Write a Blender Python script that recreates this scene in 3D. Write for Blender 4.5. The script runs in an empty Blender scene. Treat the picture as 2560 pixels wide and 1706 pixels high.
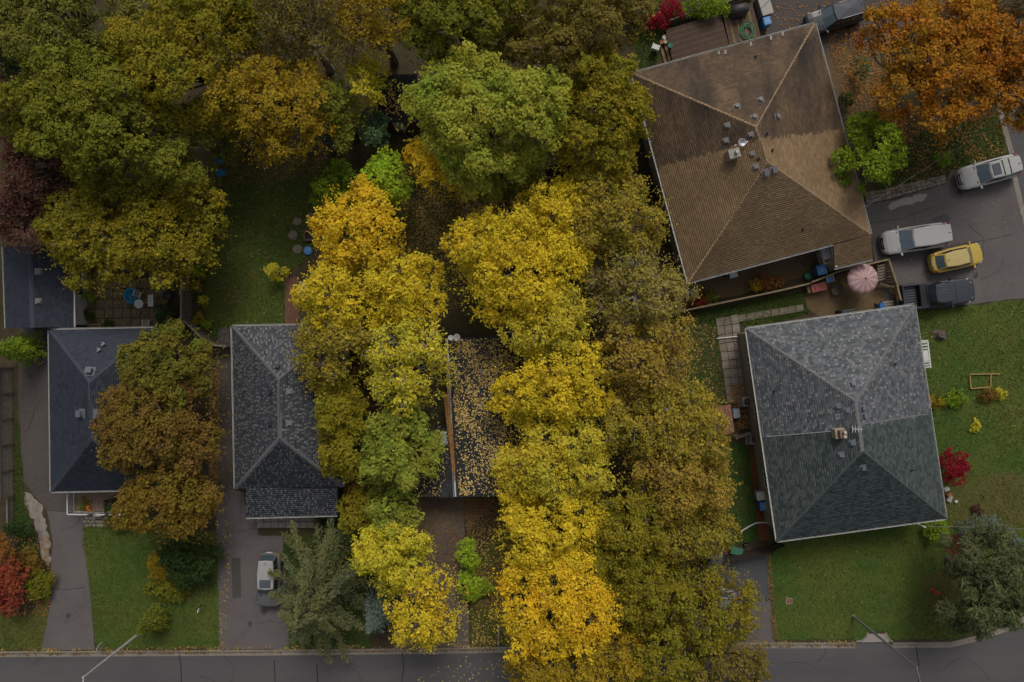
import bpy, bmesh, math, random
import numpy as np
from mathutils import Vector, Matrix
R = math.radians
random.seed(7)
SC = bpy.context.scene
COL = SC.collection

# ---------------------------------------------------------------- camera, light, exposure
H = 54.0                      # flying height of the camera above the lawns
F = 1706.0                    # focal length in photograph pixels (2560 wide)
cam_d = bpy.data.cameras.new('camera')
cam_d.sensor_width = 36.0
cam_d.lens = 36.0 * F / 2560.0
cam_d.clip_end = 2000.0
cam = bpy.data.objects.new('camera', cam_d)
COL.objects.link(cam)
cam.location = (0, 0, H)
SC.camera = cam

SUN_EL, SUN_AZ = 50.0, 10.0   # weak sun behind thin cloud, from the top of the picture
world = bpy.data.worlds.new('World')
SC.world = world
world.use_nodes = True
wn = world.node_tree
wn.nodes.clear()
sky = wn.nodes.new('ShaderNodeTexSky')
sky.sky_type = 'NISHITA'
sky.sun_disc = False
sky.sun_elevation = R(SUN_EL)
sky.sun_rotation = R(SUN_AZ)
sky.air_density = 1.0
sky.dust_density = 6.0
sky.ozone_density = 0.6
hs = wn.nodes.new('ShaderNodeHueSaturation')
hs.inputs['Saturation'].default_value = 0.35
bg = wn.nodes.new('ShaderNodeBackground')
bg.inputs['Strength'].default_value = 0.10
wo = wn.nodes.new('ShaderNodeOutputWorld')
wn.links.new(sky.outputs[0], hs.inputs['Color'])
wn.links.new(hs.outputs[0], bg.inputs['Color'])
wn.links.new(bg.outputs[0], wo.inputs['Surface'])

sun_d = bpy.data.lights.new('sun', 'SUN')
sun_d.energy = 1.4
sun_d.angle = R(20)
sun_d.color = (1.0, 0.93, 0.82)
sun = bpy.data.objects.new('sun', sun_d)
COL.objects.link(sun)
_az, _el = R(SUN_AZ), R(SUN_EL)
_sd = Vector((math.sin(_az) * math.cos(_el), math.cos(_az) * math.cos(_el), math.sin(_el)))
sun.rotation_euler = (-_sd).to_track_quat('-Z', 'Y').to_euler()
sun.location = _sd * 150

vs = SC.view_settings
vs.view_transform = 'Standard'
vs.look = 'None'
vs.exposure = -0.32
vs.gamma = 1.0
vs.use_curve_mapping = False

# ---------------------------------------------------------------- helpers
def P(px, py, z=0.0):
    """a photograph pixel, at a height above the ground, as a point of the place"""
    k = (H - z) / F
    return Vector(((px - 1280.0) * k, -(py - 853.0) * k, z))

def M(name, c1, c2=None, scale=3.0, rough=0.8, bump=0.0, bscale=None, island=False, spec=0.3,
      c3=None, s3=0.4, f3=0.6, metal=0.0, detail=6.0, stretch=None, coat=0.0, dots=None, lo=0.35, hi=0.65, st3=None):
    """procedural material: c1..c2 by noise (or per island), c3 in larger patches"""
    m = bpy.data.materials.new(name)
    m.use_nodes = True
    nt = m.node_tree
    b = nt.nodes['Principled BSDF']
    b.inputs['Roughness'].default_value = rough
    b.inputs['Specular IOR Level'].default_value = spec
    b.inputs['Metallic'].default_value = metal
    if coat: b.inputs['Coat Weight'].default_value = coat
    c2 = c2 or tuple(x * 0.82 for x in c1)
    geo = nt.nodes.new('ShaderNodeNewGeometry')
    tc = nt.nodes.new('ShaderNodeTexCoord')
    src = tc.outputs['Object']
    if stretch:
        mp = nt.nodes.new('ShaderNodeMapping')
        mp.inputs['Scale'].default_value = stretch
        nt.links.new(src, mp.inputs['Vector']); src = mp.outputs[0]
    def noise(sc, det=detail, st=None):
        n = nt.nodes.new('ShaderNodeTexNoise')
        n.inputs['Scale'].default_value = sc
        n.inputs['Detail'].default_value = det
        n.inputs['Roughness'].default_value = 0.65
        v = src
        if st:
            q = nt.nodes.new('ShaderNodeMapping'); q.inputs['Scale'].default_value = st
            nt.links.new(src, q.inputs['Vector']); v = q.outputs[0]
        nt.links.new(v, n.inputs['Vector'])
        return n.outputs['Fac']
    def mix(fac, a, bb):
        x = nt.nodes.new('ShaderNodeMix'); x.data_type = 'RGBA'
        for s, v in ((6, a), (7, bb)):
            if isinstance(v, tuple): x.inputs[s].default_value = (*v, 1)
            else: nt.links.new(v, x.inputs[s])
        nt.links.new(fac, x.inputs[0])
        return x.outputs[2]
    def rng(v, a, bb, o0=0.0, o1=1.0):
        r = nt.nodes.new('ShaderNodeMapRange')
        r.inputs[1].default_value = a; r.inputs[2].default_value = bb
        r.inputs[3].default_value = o0; r.inputs[4].default_value = o1
        nt.links.new(v, r.inputs[0]); return r.outputs[0]
    if island:
        fac = geo.outputs['Random Per Island']
        if dots: fac = rng(fac, 1 - dots, 1 - dots + 0.06)
    else:
        fac = rng(noise(scale), lo, hi)
    col = mix(fac, c1, c2)
    if island and not dots:
        pass
    if c3:
        col = mix(rng(noise(s3, 4.0, st3), 0.5 - 0.16, 0.5 + 0.16, 0.0, f3), col, c3)
    nt.links.new(col, b.inputs['Base Color'])
    if bump:
        bp = nt.nodes.new('ShaderNodeBump')
        bp.inputs['Strength'].default_value = bump
        bp.inputs['Distance'].default_value = 0.05
        nt.links.new(noise(bscale or scale * 4), bp.inputs['Height'])
        nt.links.new(bp.outputs[0], b.inputs['Normal'])
    return m

def leaf_mat(name, ca, cb, cc=None, f3=0.8, s3=0.45, trans=0.35):
    """leaf: two tones leaf by leaf, a third in whole boughs, light passing through"""
    m = M(name, ca, cb, island=True, rough=0.75, spec=0.06, c3=cc, s3=s3, f3=f3)
    nt = m.node_tree
    b = nt.nodes['Principled BSDF']
    out = nt.nodes['Material Output']
    t = nt.nodes.new('ShaderNodeBsdfTranslucent')
    nt.links.new(b.inputs['Base Color'].links[0].from_socket, t.inputs['Color'])
    mx = nt.nodes.new('ShaderNodeMixShader')
    mx.inputs[0].default_value = trans
    nt.links.new(b.outputs[0], mx.inputs[1]); nt.links.new(t.outputs[0], mx.inputs[2])
    nt.links.new(mx.outputs[0], out.inputs['Surface'])
    return m

def glass_mat(name, tint, rough=0.06):
    m = M(name, tint, tuple(x * 1.2 for x in tint), rough=rough, spec=0.8)
    return m

def add(o): COL.objects.link(o); return o

def tag(o, label=None, cat=None, group=None, kind=None):
    if label: o['label'] = label
    if cat: o['category'] = cat
    if group: o['group'] = group
    if kind: o['kind'] = kind
    return o

def thing(name, label, cat, loc=(0, 0, 0), rz=0.0, group=None):
    o = bpy.data.objects.new(name, None)
    o.empty_display_size = 0.3
    o.location = loc
    o.rotation_euler = (0, 0, rz)
    add(o)
    return tag(o, label, cat, group)

class MB:
    """collects shapes; build() links them as one mesh object"""
    def __init__(s): s.v = []; s.f = []; s.mi = []; s.cur = 0
    def mat(s, i): s.cur = i; return s
    def face(s, idx): s.f.append(idx); s.mi.append(s.cur)
    def poly(s, pts):
        n = len(s.v); s.v += [tuple(p) for p in pts]; s.face(list(range(n, n + len(pts)))); return s
    def hexa(s, b, t):
        """box from four bottom and four top points (counter-clockwise)"""
        n = len(s.v); s.v += [tuple(p) for p in list(b) + list(t)]
        for q in ((3, 2, 1, 0), (4, 5, 6, 7), (0, 1, 5, 4), (1, 2, 6, 5), (2, 3, 7, 6), (3, 0, 4, 7)):
            s.face([n + i for i in q])
        return s
    def box(s, c, d, rz=0.0, rx=0.0, ry=0.0):
        m = Matrix.Translation(Vector(c)) @ Matrix.Rotation(rz, 4, 'Z') @ Matrix.Rotation(ry, 4, 'Y') @ Matrix.Rotation(rx, 4, 'X')
        x, y, z = d[0] / 2, d[1] / 2, d[2] / 2
        q = [(-x, -y), (x, -y), (x, y), (-x, y)]
        return s.hexa([m @ Vector((a, b, -z)) for a, b in q], [m @ Vector((a, b, z)) for a, b in q])
    def prism(s, pts, z0, z1):
        n = len(s.v); k = len(pts)
        a = sum(pts[i][0] * pts[(i + 1) % k][1] - pts[(i + 1) % k][0] * pts[i][1] for i in range(k))
        if a < 0: pts = pts[::-1]
        s.v += [(p[0], p[1], z0) for p in pts] + [(p[0], p[1], z1) for p in pts]
        s.face([n + k + i for i in range(k)]); s.face([n + i for i in range(k)][::-1])
        for i in range(k):
            j = (i + 1) % k
            s.face([n + i, n + j, n + k + j, n + k + i])
        return s
    def bar(s, a, b, w, h=None, up=(0, 0, 1)):
        a, b = Vector(a), Vector(b); h = h or w
        d = (b - a).normalized(); u = Vector(up)
        if abs(d.dot(u)) > 0.95: u = Vector((0, 1, 0))
        l = d.cross(u).normalized() * w / 2; u = l.cross(d).normalized() * h / 2
        q = [-l - u, l - u, l + u, -l + u]
        return s.hexa([a + q[0], a + q[1], b + q[1], b + q[0]], [a + q[3], a + q[2], b + q[2], b + q[3]])
    def tube(s, pts, rad, n=6, cap=True):
        pts = [Vector(p) for p in pts]
        if not isinstance(rad, (list, tuple)): rad = [rad] * len(pts)
        base = len(s.v); m = len(pts)
        for i, p in enumerate(pts):
            d = (pts[min(i + 1, m - 1)] - pts[max(i - 1, 0)]).normalized()
            ref = Vector((0, 0, 1)) if abs(d.z) < 0.9 else Vector((1, 0, 0))
            a = d.cross(ref).normalized(); b = d.cross(a)
            for k in range(n):
                t = 2 * math.pi * k / n
                s.v.append(tuple(p + (a * math.cos(t) + b * math.sin(t)) * rad[i]))
        for i in range(m - 1):
            for k in range(n):
                j = (k + 1) % n
                s.face([base + i * n + k, base + i * n + j, base + (i + 1) * n + j, base + (i + 1) * n + k])
        if cap:
            s.face([base + k for k in range(n)][::-1]); s.face([base + (m - 1) * n + k for k in range(n)])
        return s
    def lathe(s, prof, c=(0, 0, 0), n=16, cap=True):
        base = len(s.v); m = len(prof)
        for r, z in prof:
            for k in range(n):
                t = 2 * math.pi * k / n
                s.v.append((c[0] + r * math.cos(t), c[1] + r * math.sin(t), c[2] + z))
        for i in range(m - 1):
            for k in range(n):
                j = (k + 1) % n
                s.face([base + i * n + k, base + i * n + j, base + (i + 1) * n + j, base + (i + 1) * n + k])
        if cap:
            s.face([base + k for k in range(n)][::-1]); s.face([base + (m - 1) * n + k for k in range(n)])
        return s
    def build(s, name, mats, parent=None, world=False, smooth=False, bevel=0.0, sub=0):
        me = bpy.data.meshes.new(name)
        off = Vector(parent.matrix_basis.translation) if (world and parent is not None) else Vector((0, 0, 0))
        if world and parent is not None and parent.parent is not None:
            off = off + Vector(parent.parent.matrix_basis.translation)
        me.from_pydata([tuple(Vector(v) - off) for v in s.v], [], s.f)
        for m in (mats if isinstance(mats, (list, tuple)) else [mats]): me.materials.append(m)
        me.polygons.foreach_set('material_index', s.mi)
        if smooth: me.polygons.foreach_set('use_smooth', [True] * len(s.f))
        me.update()
        o = add(bpy.data.objects.new(name, me))
        if parent is not None: o.parent = parent
        if bevel:
            b = o.modifiers.new('bevel', 'BEVEL'); b.width = bevel; b.segments = 2; b.limit_method = 'ANGLE'
        if sub:
            b = o.modifiers.new('subdivision', 'SUBSURF'); b.levels = sub; b.render_levels = sub
        return o

def put(src, parent, loc, rz=0.0, name=None, scale=None, mat=None, euler=None):
    """one more object sharing the mesh of src"""
    o = src.copy(); add(o)
    o.parent = parent; o.location = loc
    o.rotation_euler = euler if euler else (0, 0, rz)
    if scale: o.scale = scale
    if mat: o.material_slots[0].link = 'OBJECT'; o.material_slots[0].material = mat
    return o

def copy_tree(o, parent=None):
    c = o.copy(); add(c); c.parent = parent
    for ch in list(o.children): copy_tree(ch, c)
    return c

def ragged(pts, step=0.5, amp=0.12, seed=1):
    """walk round an outline and make its edge uneven"""
    rr = random.Random(seed); out = []
    k = len(pts)
    for i in range(k):
        a, b = Vector(pts[i][:2]), Vector(pts[(i + 1) % k][:2])
        n = max(1, int((b - a).length / step))
        if n > 200: n = 200
        d = (b - a); nn = Vector((-d.y, d.x)).normalized()
        for j in range(n):
            out.append(a + d * (j / n) + nn * rr.uniform(-amp, amp))
    return out

def sheet(name, px, z, mat, rag=0.0, step=0.5, kind='structure', seed=1):
    pts = [P(x, y, z) for x, y in px]
    if rag: pts = ragged(pts, step, rag, seed)
    mb = MB()
    a = sum(pts[i][0] * pts[(i + 1) % len(pts)][1] - pts[(i + 1) % len(pts)][0] * pts[i][1] for i in range(len(pts)))
    if a < 0: pts = pts[::-1]
    mb.poly([(p[0], p[1], z) for p in pts])
    o = mb.build(name, mat)
    o['kind'] = kind
    return o

def inside(x, y, poly):
    """numpy point-in-polygon"""
    c = np.zeros(len(x), bool); k = len(poly)
    for i in range(k):
        x0, y0 = poly[i][:2]; x1, y1 = poly[(i + 1) % k][:2]
        if y0 == y1: continue
        cr = ((y0 > y) != (y1 > y)) & (x < (x1 - x0) * (y - y0) / (y1 - y0) + x0)
        c ^= cr
    return c

def scatter(px, n, z, rng):
    poly = [P(x, y, z) for x, y in px]
    xs = [p.x for p in poly]; ys = [p.y for p in poly]
    X = rng.uniform(min(xs), max(xs), n * 3); Y = rng.uniform(min(ys), max(ys), n * 3)
    k = inside(X, Y, poly)
    return X[k][:n], Y[k][:n]

def mesh_np(name, V, nper, mat, parent=None):
    """many loose polygons of nper corners each, from one array"""
    n = len(V); nf = n // nper
    me = bpy.data.meshes.new(name)
    me.vertices.add(n); me.vertices.foreach_set('co', np.ascontiguousarray(V, np.float32).ravel())
    me.loops.add(n); me.loops.foreach_set('vertex_index', np.arange(n, dtype=np.int32))
    me.polygons.add(nf)
    me.polygons.foreach_set('loop_start', np.arange(0, n, nper, dtype=np.int32))
    me.polygons.foreach_set('loop_total', np.full(nf, nper, np.int32))
    me.materials.append(mat)
    me.update(calc_edges=True)
    o = add(bpy.data.objects.new(name, me))
    if parent is not None: o.parent = parent
    return o

def unit(a): return a / np.maximum(np.linalg.norm(a, axis=1, keepdims=True), 1e-6)

def leaf_quads(pos, nrm, size, rng, aspect=0.62, axis=None):
    """kite-shaped leaves with a folded midrib"""
    n = len(pos); nrm = unit(nrm)
    t = axis if axis is not None else rng.normal(size=(n, 3))
    t = unit(t - nrm * np.sum(t * nrm, 1, keepdims=True))
    b = np.cross(nrm, t)
    s = size[:, None]
    V = np.empty((n, 4, 3))
    V[:, 0] = pos - t * s * 0.5
    V[:, 1] = pos - t * s * 0.05 + b * s * aspect * 0.5 + nrm * s * 0.1
    V[:, 2] = pos + t * s * 0.5
    V[:, 3] = pos - t * s * 0.05 - b * s * aspect * 0.5 + nrm * s * 0.1
    return V.reshape(-1, 3)

def fallen(px, n, mat, z=0.03, seed=1, size=(0.09, 0.17), name='fallen_leaves', plane=None, clump=0.0):
    """leaves lying on a surface; plane(x, y) gives the height there"""
    rng = np.random.default_rng(seed)
    X, Y = scatter(px, int(n * (2.2 if clump else 1)), z, rng)
    if clump:
        f = np.sin(X * 1.3 + seed) * np.cos(Y * 1.1 - seed) + 0.6 * np.sin(X * 2.9 + Y * 2.3)
        k = rng.random(len(X)) < 0.42 + clump * 0.4 * f
        X, Y = X[k][:n], Y[k][:n]
    Z = plane(X, Y) if plane else np.full(len(X), z)
    m = len(X)
    nr = np.stack([rng.normal(0, .25, m), rng.normal(0, .25, m), np.ones(m)], 1)
    V = leaf_quads(np.stack([X, Y, Z + rng.uniform(0.012, 0.05, m)], 1), nr, rng.uniform(*size, m) * rng.choice([.7, 1, 1, 1.25], m), rng, 0.75)
    o = mesh_np(name, V, 4, mat)
    o['kind'] = 'stuff'
    return o
# ---------------------------------------------------------------- materials of the setting
m_soil = M('soil', (.075, .052, .028), (.035, .028, .016), 1.6, .95, .5, 14, c3=(.05, .055, .02), s3=.25)
m_road = M('road_asphalt', (.088, .084, .089), (.07, .067, .072), 7, .85, .3, 60, c3=(.104, .098, .1), s3=.5, f3=.8, st3=(.12, 1, 1))
m_drive = M('driveway_asphalt', (.118, .102, .101), (.088, .078, .079), 5, .88, .3, 50, c3=(.138, .122, .118), s3=.35, f3=.8)
m_drive_dark = M('driveway_dark', (.085, .072, .068), (.06, .052, .05), 4, .9, .3, 50, c3=(.1, .085, .08), s3=.3)
m_drive_new = M('driveway_new', (.082, .082, .092), (.068, .068, .076), 5, .85, .25, 60)
m_lotdrive = M('lot_driveway', (.12, .09, .072), (.085, .064, .052), 4, .9, .3, 50, c3=(.15, .125, .115), s3=.25)
m_patch = M('asphalt_patch', (.075, .066, .062), (.062, .056, .053), 8, .9, .3, 60)
m_conc = M('concrete', (.34, .32, .29), (.27, .25, .225), 3, .85, .25, 40, c3=(.25, .23, .2), s3=.5)
m_conc_old = M('broken_concrete', (.33, .305, .275), (.2, .17, .14), 2.2, .9, .5, 16, c3=(.14, .11, .085), s3=.5)
m_kerb = M('kerb_concrete', (.285, .255, .215), (.21, .185, .155), 3, .9, .3, 30, c3=(.17, .145, .115), s3=.6)
m_slab = M('stone_slab', (.24, .205, .165), (.18, .152, .122), 4, .9, .4, 25, c3=(.15, .12, .09), s3=1.2, f3=.5)
m_slab_b = M('pale_stone_slab', (.3, .265, .225), (.22, .19, .16), 4, .9, .4, 25, c3=(.18, .15, .12), s3=1.2, f3=.5)
m_flag = M('flagstone', (.24, .215, .18), (.18, .16, .13), 3, .9, .4, 20)
m_paver = M('patio_paver', (.205, .16, .095), (.155, .12, .072), 3, .9, .4, 25, c3=(.12, .095, .06), s3=.7, f3=.6)
m_mulch = M('red_mulch', (.2, .062, .03), (.11, .034, .018), 14, .95, .6, 30)
m_dirt = M('bare_earth', (.13, .09, .045), (.085, .06, .032), 3, .95, .4, 20, c3=(.15, .105, .055), s3=.5)
m_brickwalk = M('walkway_brick', (.21, .105, .065), (.15, .075, .045), 6, .9, .4, 30)
m_seal = M('tar_seam', (.02, .02, .022), (.016, .016, .017), 8, .6)
m_grass_base = M('lawn', (.055, .108, .015), (.034, .072, .011), 1.3, .95, .6, 22, c3=(.098, .112, .02), s3=.22, f3=.9)
m_grass_warm = M('lawn_dry', (.08, .105, .018), (.05, .074, .012), 1.3, .95, .6, 22, c3=(.12, .092, .03), s3=.2, f3=.9)
m_grass_dark = M('lawn_shaded', (.036, .076, .012), (.022, .05, .009), 1.3, .95, .6, 22, c3=(.056, .064, .016), s3=.25, f3=.85)  # darker green lawn tone
m_grass_leafy = M('lawn_thin', (.075, .075, .02), (.055, .05, .018), 2.0, .95, .6, 22, c3=(.085, .062, .028), s3=.4)
m_blade = M('grass_blade', (.085, .16, .022), (.036, .085, .012), island=True, rough=.7, spec=.2, c3=(.12, .135, .03), s3=.3, f3=.8)
m_blade_w = M('grass_blade_dry', (.105, .155, .022), (.062, .1, .015), island=True, rough=.7, spec=.2, c3=(.15, .115, .035), s3=.15)
m_blade_d = M('grass_blade_shaded', (.055, .12, .016), (.03, .07, .01), island=True, rough=.7, spec=.2, c3=(.075, .09, .016), s3=.2)  # darker green blades, for the dark lawns
m_weed = M('weed_leaf', (.05, .095, .02), (.1, .12, .03), island=True, rough=.8, spec=.1, c3=(.12, .09, .03), s3=.35, f3=.8)
m_fl_yel = M('yellow_leaf_litter', (.62, .42, .09), (.26, .15, .045), island=True, rough=.7, spec=.2, c3=(.4, .3, .1), s3=.5)
m_fl_brn = M('brown_leaf_litter', (.24, .14, .05), (.07, .042, .02), island=True, rough=.7, spec=.2, c3=(.22, .16, .06), s3=.5)
m_fl_tan = M('tan_leaf_litter', (.46, .31, .1), (.13, .085, .035), island=True, rough=.7, spec=.1, c3=(.3, .23, .08), s3=.5)
m_fl_straw = M('straw_leaf_litter', (.72, .54, .19), (.36, .235, .08), island=True, rough=.7, spec=.1, c3=(.55, .42, .15), s3=.5)
m_fl_org = M('orange_leaf_litter', (.42, .19, .055), (.16, .065, .025), island=True, rough=.7, spec=.2, c3=(.32, .2, .06), s3=.5)
m_fl_pale = M('pale_leaf_litter', (.42, .36, .14), (.3, .24, .09), island=True, rough=.7, spec=.2)

# ---------------------------------------------------------------- ground, road, yards
g = MB(); g.poly([(-300, -300, -.14), (300, -300, -.14), (300, 300, -.14), (-300, 300, -.14)])
g.build('ground', m_soil)['kind'] = 'structure'
sheet('road', [(-3000, 1560), (2300, 1540), (2540, 1440), (2640, 1200), (2640, 900), (2500, 650), (2430, 400), (2380, 0), (2340, -1500),
               (2760, -1500), (2800, 300), (2860, 600), (3060, 900), (3060, 1700), (5200, 1700), (5200, 1980), (-3000, 1980)], -.12, m_road)
YARD = [(-3000, 1629), (0, 1629), (700, 1625), (1100, 1621), (1500, 1612), (1850, 1607), (2377, 1605), (2450, 1588), (2511, 1567), (2600, 1520),
        (2720, 1400), (2780, 1200), (2780, 900), (2680, 690), (2560, 574), (2530, 444), (2523, 386), (2496, 287), (2440, 0), (2400, -1500), (-3000, -1500)]
sheet('yard_ground', YARD, 0.0, m_soil)

def kerb(px, w=.16, gut=.34, name='kerb'):
    """upright kerb with its gutter pan, in pieces end to end"""
    root = MB(); pan = MB()
    pts = [P(x, y, 0) for x, y in px]
    def off(i, d):
        a = pts[max(i - 1, 0)]; b = pts[min(i + 1, len(pts) - 1)]
        t = (b - a).normalized(); return Vector((t.y, -t.x, 0)) * d
    for i in range(len(pts) - 1):
        a, b = pts[i], pts[i + 1]
        b = b - (b - a).normalized() * .018
        oa, ob = off(i, w), off(i + 1, w)
        root.hexa([a + Vector((0, 0, -.13)), a + oa + Vector((0, 0, -.13)), b + ob + Vector((0, 0, -.13)), b + Vector((0, 0, -.13))],
                  [a + Vector((0, 0, .02)), a + oa * .8 + Vector((0, 0, .02)), b + ob * .8 + Vector((0, 0, .02)), b + Vector((0, 0, .02))])
        ga, gb = off(i, w + gut), off(i + 1, w + gut)
        z = Vector((0, 0, -.112))
        pan.poly([a + oa + z, a + ga + z, b + gb + z, b + ob + z])
    o = root.build(name, m_kerb); o['kind'] = 'structure'
    p = pan.build('gutter', m_kerb); p['kind'] = 'structure'
def dense(px, n=6):
    out = []
    for (a, b), (c, d) in zip(px, px[1:]):
        k = max(1, int(math.hypot(c - a, d - b) / 60))
        out += [(a + (c - a) * j / k, b + (d - b) * j / k) for j in range(k)]
    return out + [px[-1]]
kerb(dense([(-600, 1629), (0, 1629), (700, 1625), (1100, 1621), (1500, 1612), (1850, 1607), (2140, 1607)]))
kerb(dense([(2232, 1607), (2377, 1605), (2450, 1588), (2511, 1567), (2600, 1520), (2720, 1400), (2780, 1200), (2780, 900), (2680, 690), (2560, 574)]))
kerb(dense([(2560, 574), (2530, 444), (2523, 386), (2496, 287), (2440, 0), (2420, -300)]))
# walk opening in the far kerb: two curved wings and an apron
for arc in ([(2140, 1604), (2155, 1602), (2165, 1594), (2170, 1582)], [(2232, 1604), (2226, 1602), (2219, 1594), (2214, 1582)]):
    w = MB()
    q = [P(x, y, 0) for x, y in arc]
    for a, b in zip(q, q[1:]): w.bar(a + Vector((0, 0, -.04)), b + Vector((0, 0, -.04)), .15, .16)
    w.build('kerb', m_kerb)['kind'] = 'structure'
sheet('path', [(2171, 1585), (2213, 1585), (2224, 1606), (2150, 1606)], .012, m_conc, .02, .3)

# lawns
LAWNS = [
    ('lawn', [(207, 1312), (375, 1325), (545, 1330), (549, 1619), (238, 1623), (226, 1481), (209, 1360)], m_grass_base, m_blade, 5200),
    ('lawn', [(-200, 1520), (70, 1545), (122, 1475), (118, 1560), (103, 1624), (-200, 1626)], m_grass_warm, m_blade_w, 1700),
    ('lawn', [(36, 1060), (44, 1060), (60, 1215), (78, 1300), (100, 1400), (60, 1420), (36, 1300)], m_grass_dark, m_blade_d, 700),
    ('lawn', [(530, 395), (830, 400), (800, 520), (775, 640), (715, 690), (708, 812), (580, 815), (580, 850), (535, 845), (500, 790), (520, 640), (515, 520)], m_grass_base, m_blade, 6500),
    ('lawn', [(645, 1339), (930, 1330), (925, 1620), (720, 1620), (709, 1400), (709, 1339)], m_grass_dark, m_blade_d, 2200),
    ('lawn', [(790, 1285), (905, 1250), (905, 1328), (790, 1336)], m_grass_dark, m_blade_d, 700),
    ('lawn', [(1236, 1335), (1290, 1275), (1340, 1275), (1340, 1615), (1178, 1615), (1174, 1490), (1184, 1400)], m_grass_warm, m_blade_w, 3000),
    ('lawn', [(930, 330), (1440, 400), (1450, 640), (1100, 780), (960, 620)], m_grass_leafy, m_blade_w, 2600),
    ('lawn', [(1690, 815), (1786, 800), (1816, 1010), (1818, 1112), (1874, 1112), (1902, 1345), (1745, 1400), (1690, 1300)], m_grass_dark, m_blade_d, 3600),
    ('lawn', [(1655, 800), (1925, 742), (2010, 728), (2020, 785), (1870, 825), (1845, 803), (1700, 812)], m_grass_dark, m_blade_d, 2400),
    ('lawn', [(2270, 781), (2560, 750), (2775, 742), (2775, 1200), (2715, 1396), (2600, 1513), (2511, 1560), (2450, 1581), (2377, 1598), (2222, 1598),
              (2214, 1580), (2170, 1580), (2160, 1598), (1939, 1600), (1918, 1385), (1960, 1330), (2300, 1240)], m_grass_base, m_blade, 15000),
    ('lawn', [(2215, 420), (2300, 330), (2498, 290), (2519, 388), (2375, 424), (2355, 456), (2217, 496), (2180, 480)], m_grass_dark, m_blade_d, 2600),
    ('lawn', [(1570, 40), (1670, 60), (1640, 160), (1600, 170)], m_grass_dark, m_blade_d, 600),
]
for i, (nm, px, mt, mb_, n) in enumerate(LAWNS):
    sheet(nm, px, .006 + .0005 * i, mt, .09, .35, seed=i + 3)
    rng = np.random.default_rng(i + 50)
    X, Y = scatter(px, n * 3, 0, rng)
    m = len(X)
    a = rng.uniform(0, 6.28, m); hgt = rng.uniform(.05, .13, m); w = rng.uniform(.018, .05, m)
    lean = rng.normal(0, .06, (m, 2))
    V = np.empty((m, 3, 3))
    V[:, 0] = np.stack([X - np.cos(a) * w, Y - np.sin(a) * w, np.full(m, .004)], 1)
    V[:, 1] = np.stack([X + np.cos(a) * w, Y + np.sin(a) * w, np.full(m, .004)], 1)
    V[:, 2] = np.stack([X + lean[:, 0], Y + lean[:, 1], hgt], 1)
    mesh_np('grass', V.reshape(-1, 3), 3, mb_)['kind'] = 'stuff'
    X, Y = scatter(px, n // 4, 0, rng); m = len(X)
    f = np.sin(X * .9 + i) + np.sin(Y * 1.1 + X * .4) + rng.normal(0, .5, m)
    X, Y = X[f > .5], Y[f > .5]; m = len(X)
    if m:
        k = 4
        pp = np.repeat(np.stack([X, Y, np.full(m, .05)], 1), k, 0) + rng.normal(0, .07, (m * k, 3)) * np.array([1, 1, .25])
        mesh_np('weeds', leaf_quads(pp, np.array([0, 0, 1.0]) + rng.normal(0, .35, (m * k, 3)), rng.uniform(.08, .17, m * k), rng, .7), 4, m_weed)['kind'] = 'stuff'
# dry worn patches in the corner lawn
sheet('lawn', [(2330, 1210), (2440, 1180), (2600, 1190), (2620, 1300), (2480, 1330), (2380, 1320)], .0145, m_grass_warm, .25, .4, seed=90)
sheet('lawn', [(2300, 1440), (2350, 1420), (2410, 1450), (2420, 1520), (2370, 1540), (2320, 1510)], .0145, m_grass_warm, .25, .4, seed=91)

# driveways, paths, patios
sheet('driveway', [(48, 760), (126, 780), (126, 1228), (190, 1228), (188, 1276), (150, 1279), (118, 1276), (88, 1240), (60, 1205), (45, 1000)], .02, m_drive_dark, .04, .5)
sheet('driveway', [(118, 1277), (150, 1280), (188, 1277), (210, 1287), (209, 1355), (226, 1481), (237, 1625), (103, 1626), (118, 1560), (130, 1473), (126, 1424), (132, 1351)], .024, m_drive, .03, .4)
sheet('broken_slab', [(62, 1228), (80, 1240), (104, 1262), (112, 1300), (122, 1340), (127, 1400), (122, 1418), (104, 1400), (96, 1350), (84, 1300), (64, 1270)], .016, m_conc_old, .12, .25)
sheet('driveway', [(545, 820), (582, 820), (586, 1225), (610, 1232), (616, 1294), (645, 1296), (645, 1338), (708, 1341), (708, 1400), (720, 1500), (722, 1624), (549, 1624), (545, 1480), (541, 1290)], .022, m_drive, .04, .5)
sheet('driveway_side', [(540, 850), (580, 856), (585, 1222), (545, 1240)], .026, m_drive_dark, .05, .5)
sheet('asphalt_patch', [(579, 1395), (601, 1394), (603, 1495), (581, 1496)], .027, m_patch, .015, .4)
sheet('driveway', [(1036, 1180), (1160, 1190), (1161, 1360), (1170, 1480), (1175, 1622), (985, 1622), (990, 1500), (1034, 1380)], .018, m_lotdrive, .05, .5)
sheet('driveway', [(1735, 1412), (1918, 1385), (1925, 1500), (1700, 1500)], .018, m_drive_new, .04, .5)
sheet('driveway', [(1700, 1501), (1926, 1501), (1937, 1608), (1690, 1608)], .018, m_drive, .04, .5)
sheet('driveway', [(2100, 520), (2217, 503), (2365, 460), (2378, 428), (2524, 392), (2531, 444), (2561, 574), (2640, 680), (2640, 738), (2560, 746), (2290, 776), (2230, 790), (2190, 680), (2180, 600)], .02, m_drive, .05, .5)
sheet('driveway', [(1900, -160), (2440, -160), (2440, 0), (2300, 50), (2170, 105), (2060, 130), (1930, 110), (1892, 60)], .02, m_drive_dark, .06, .5)
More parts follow.
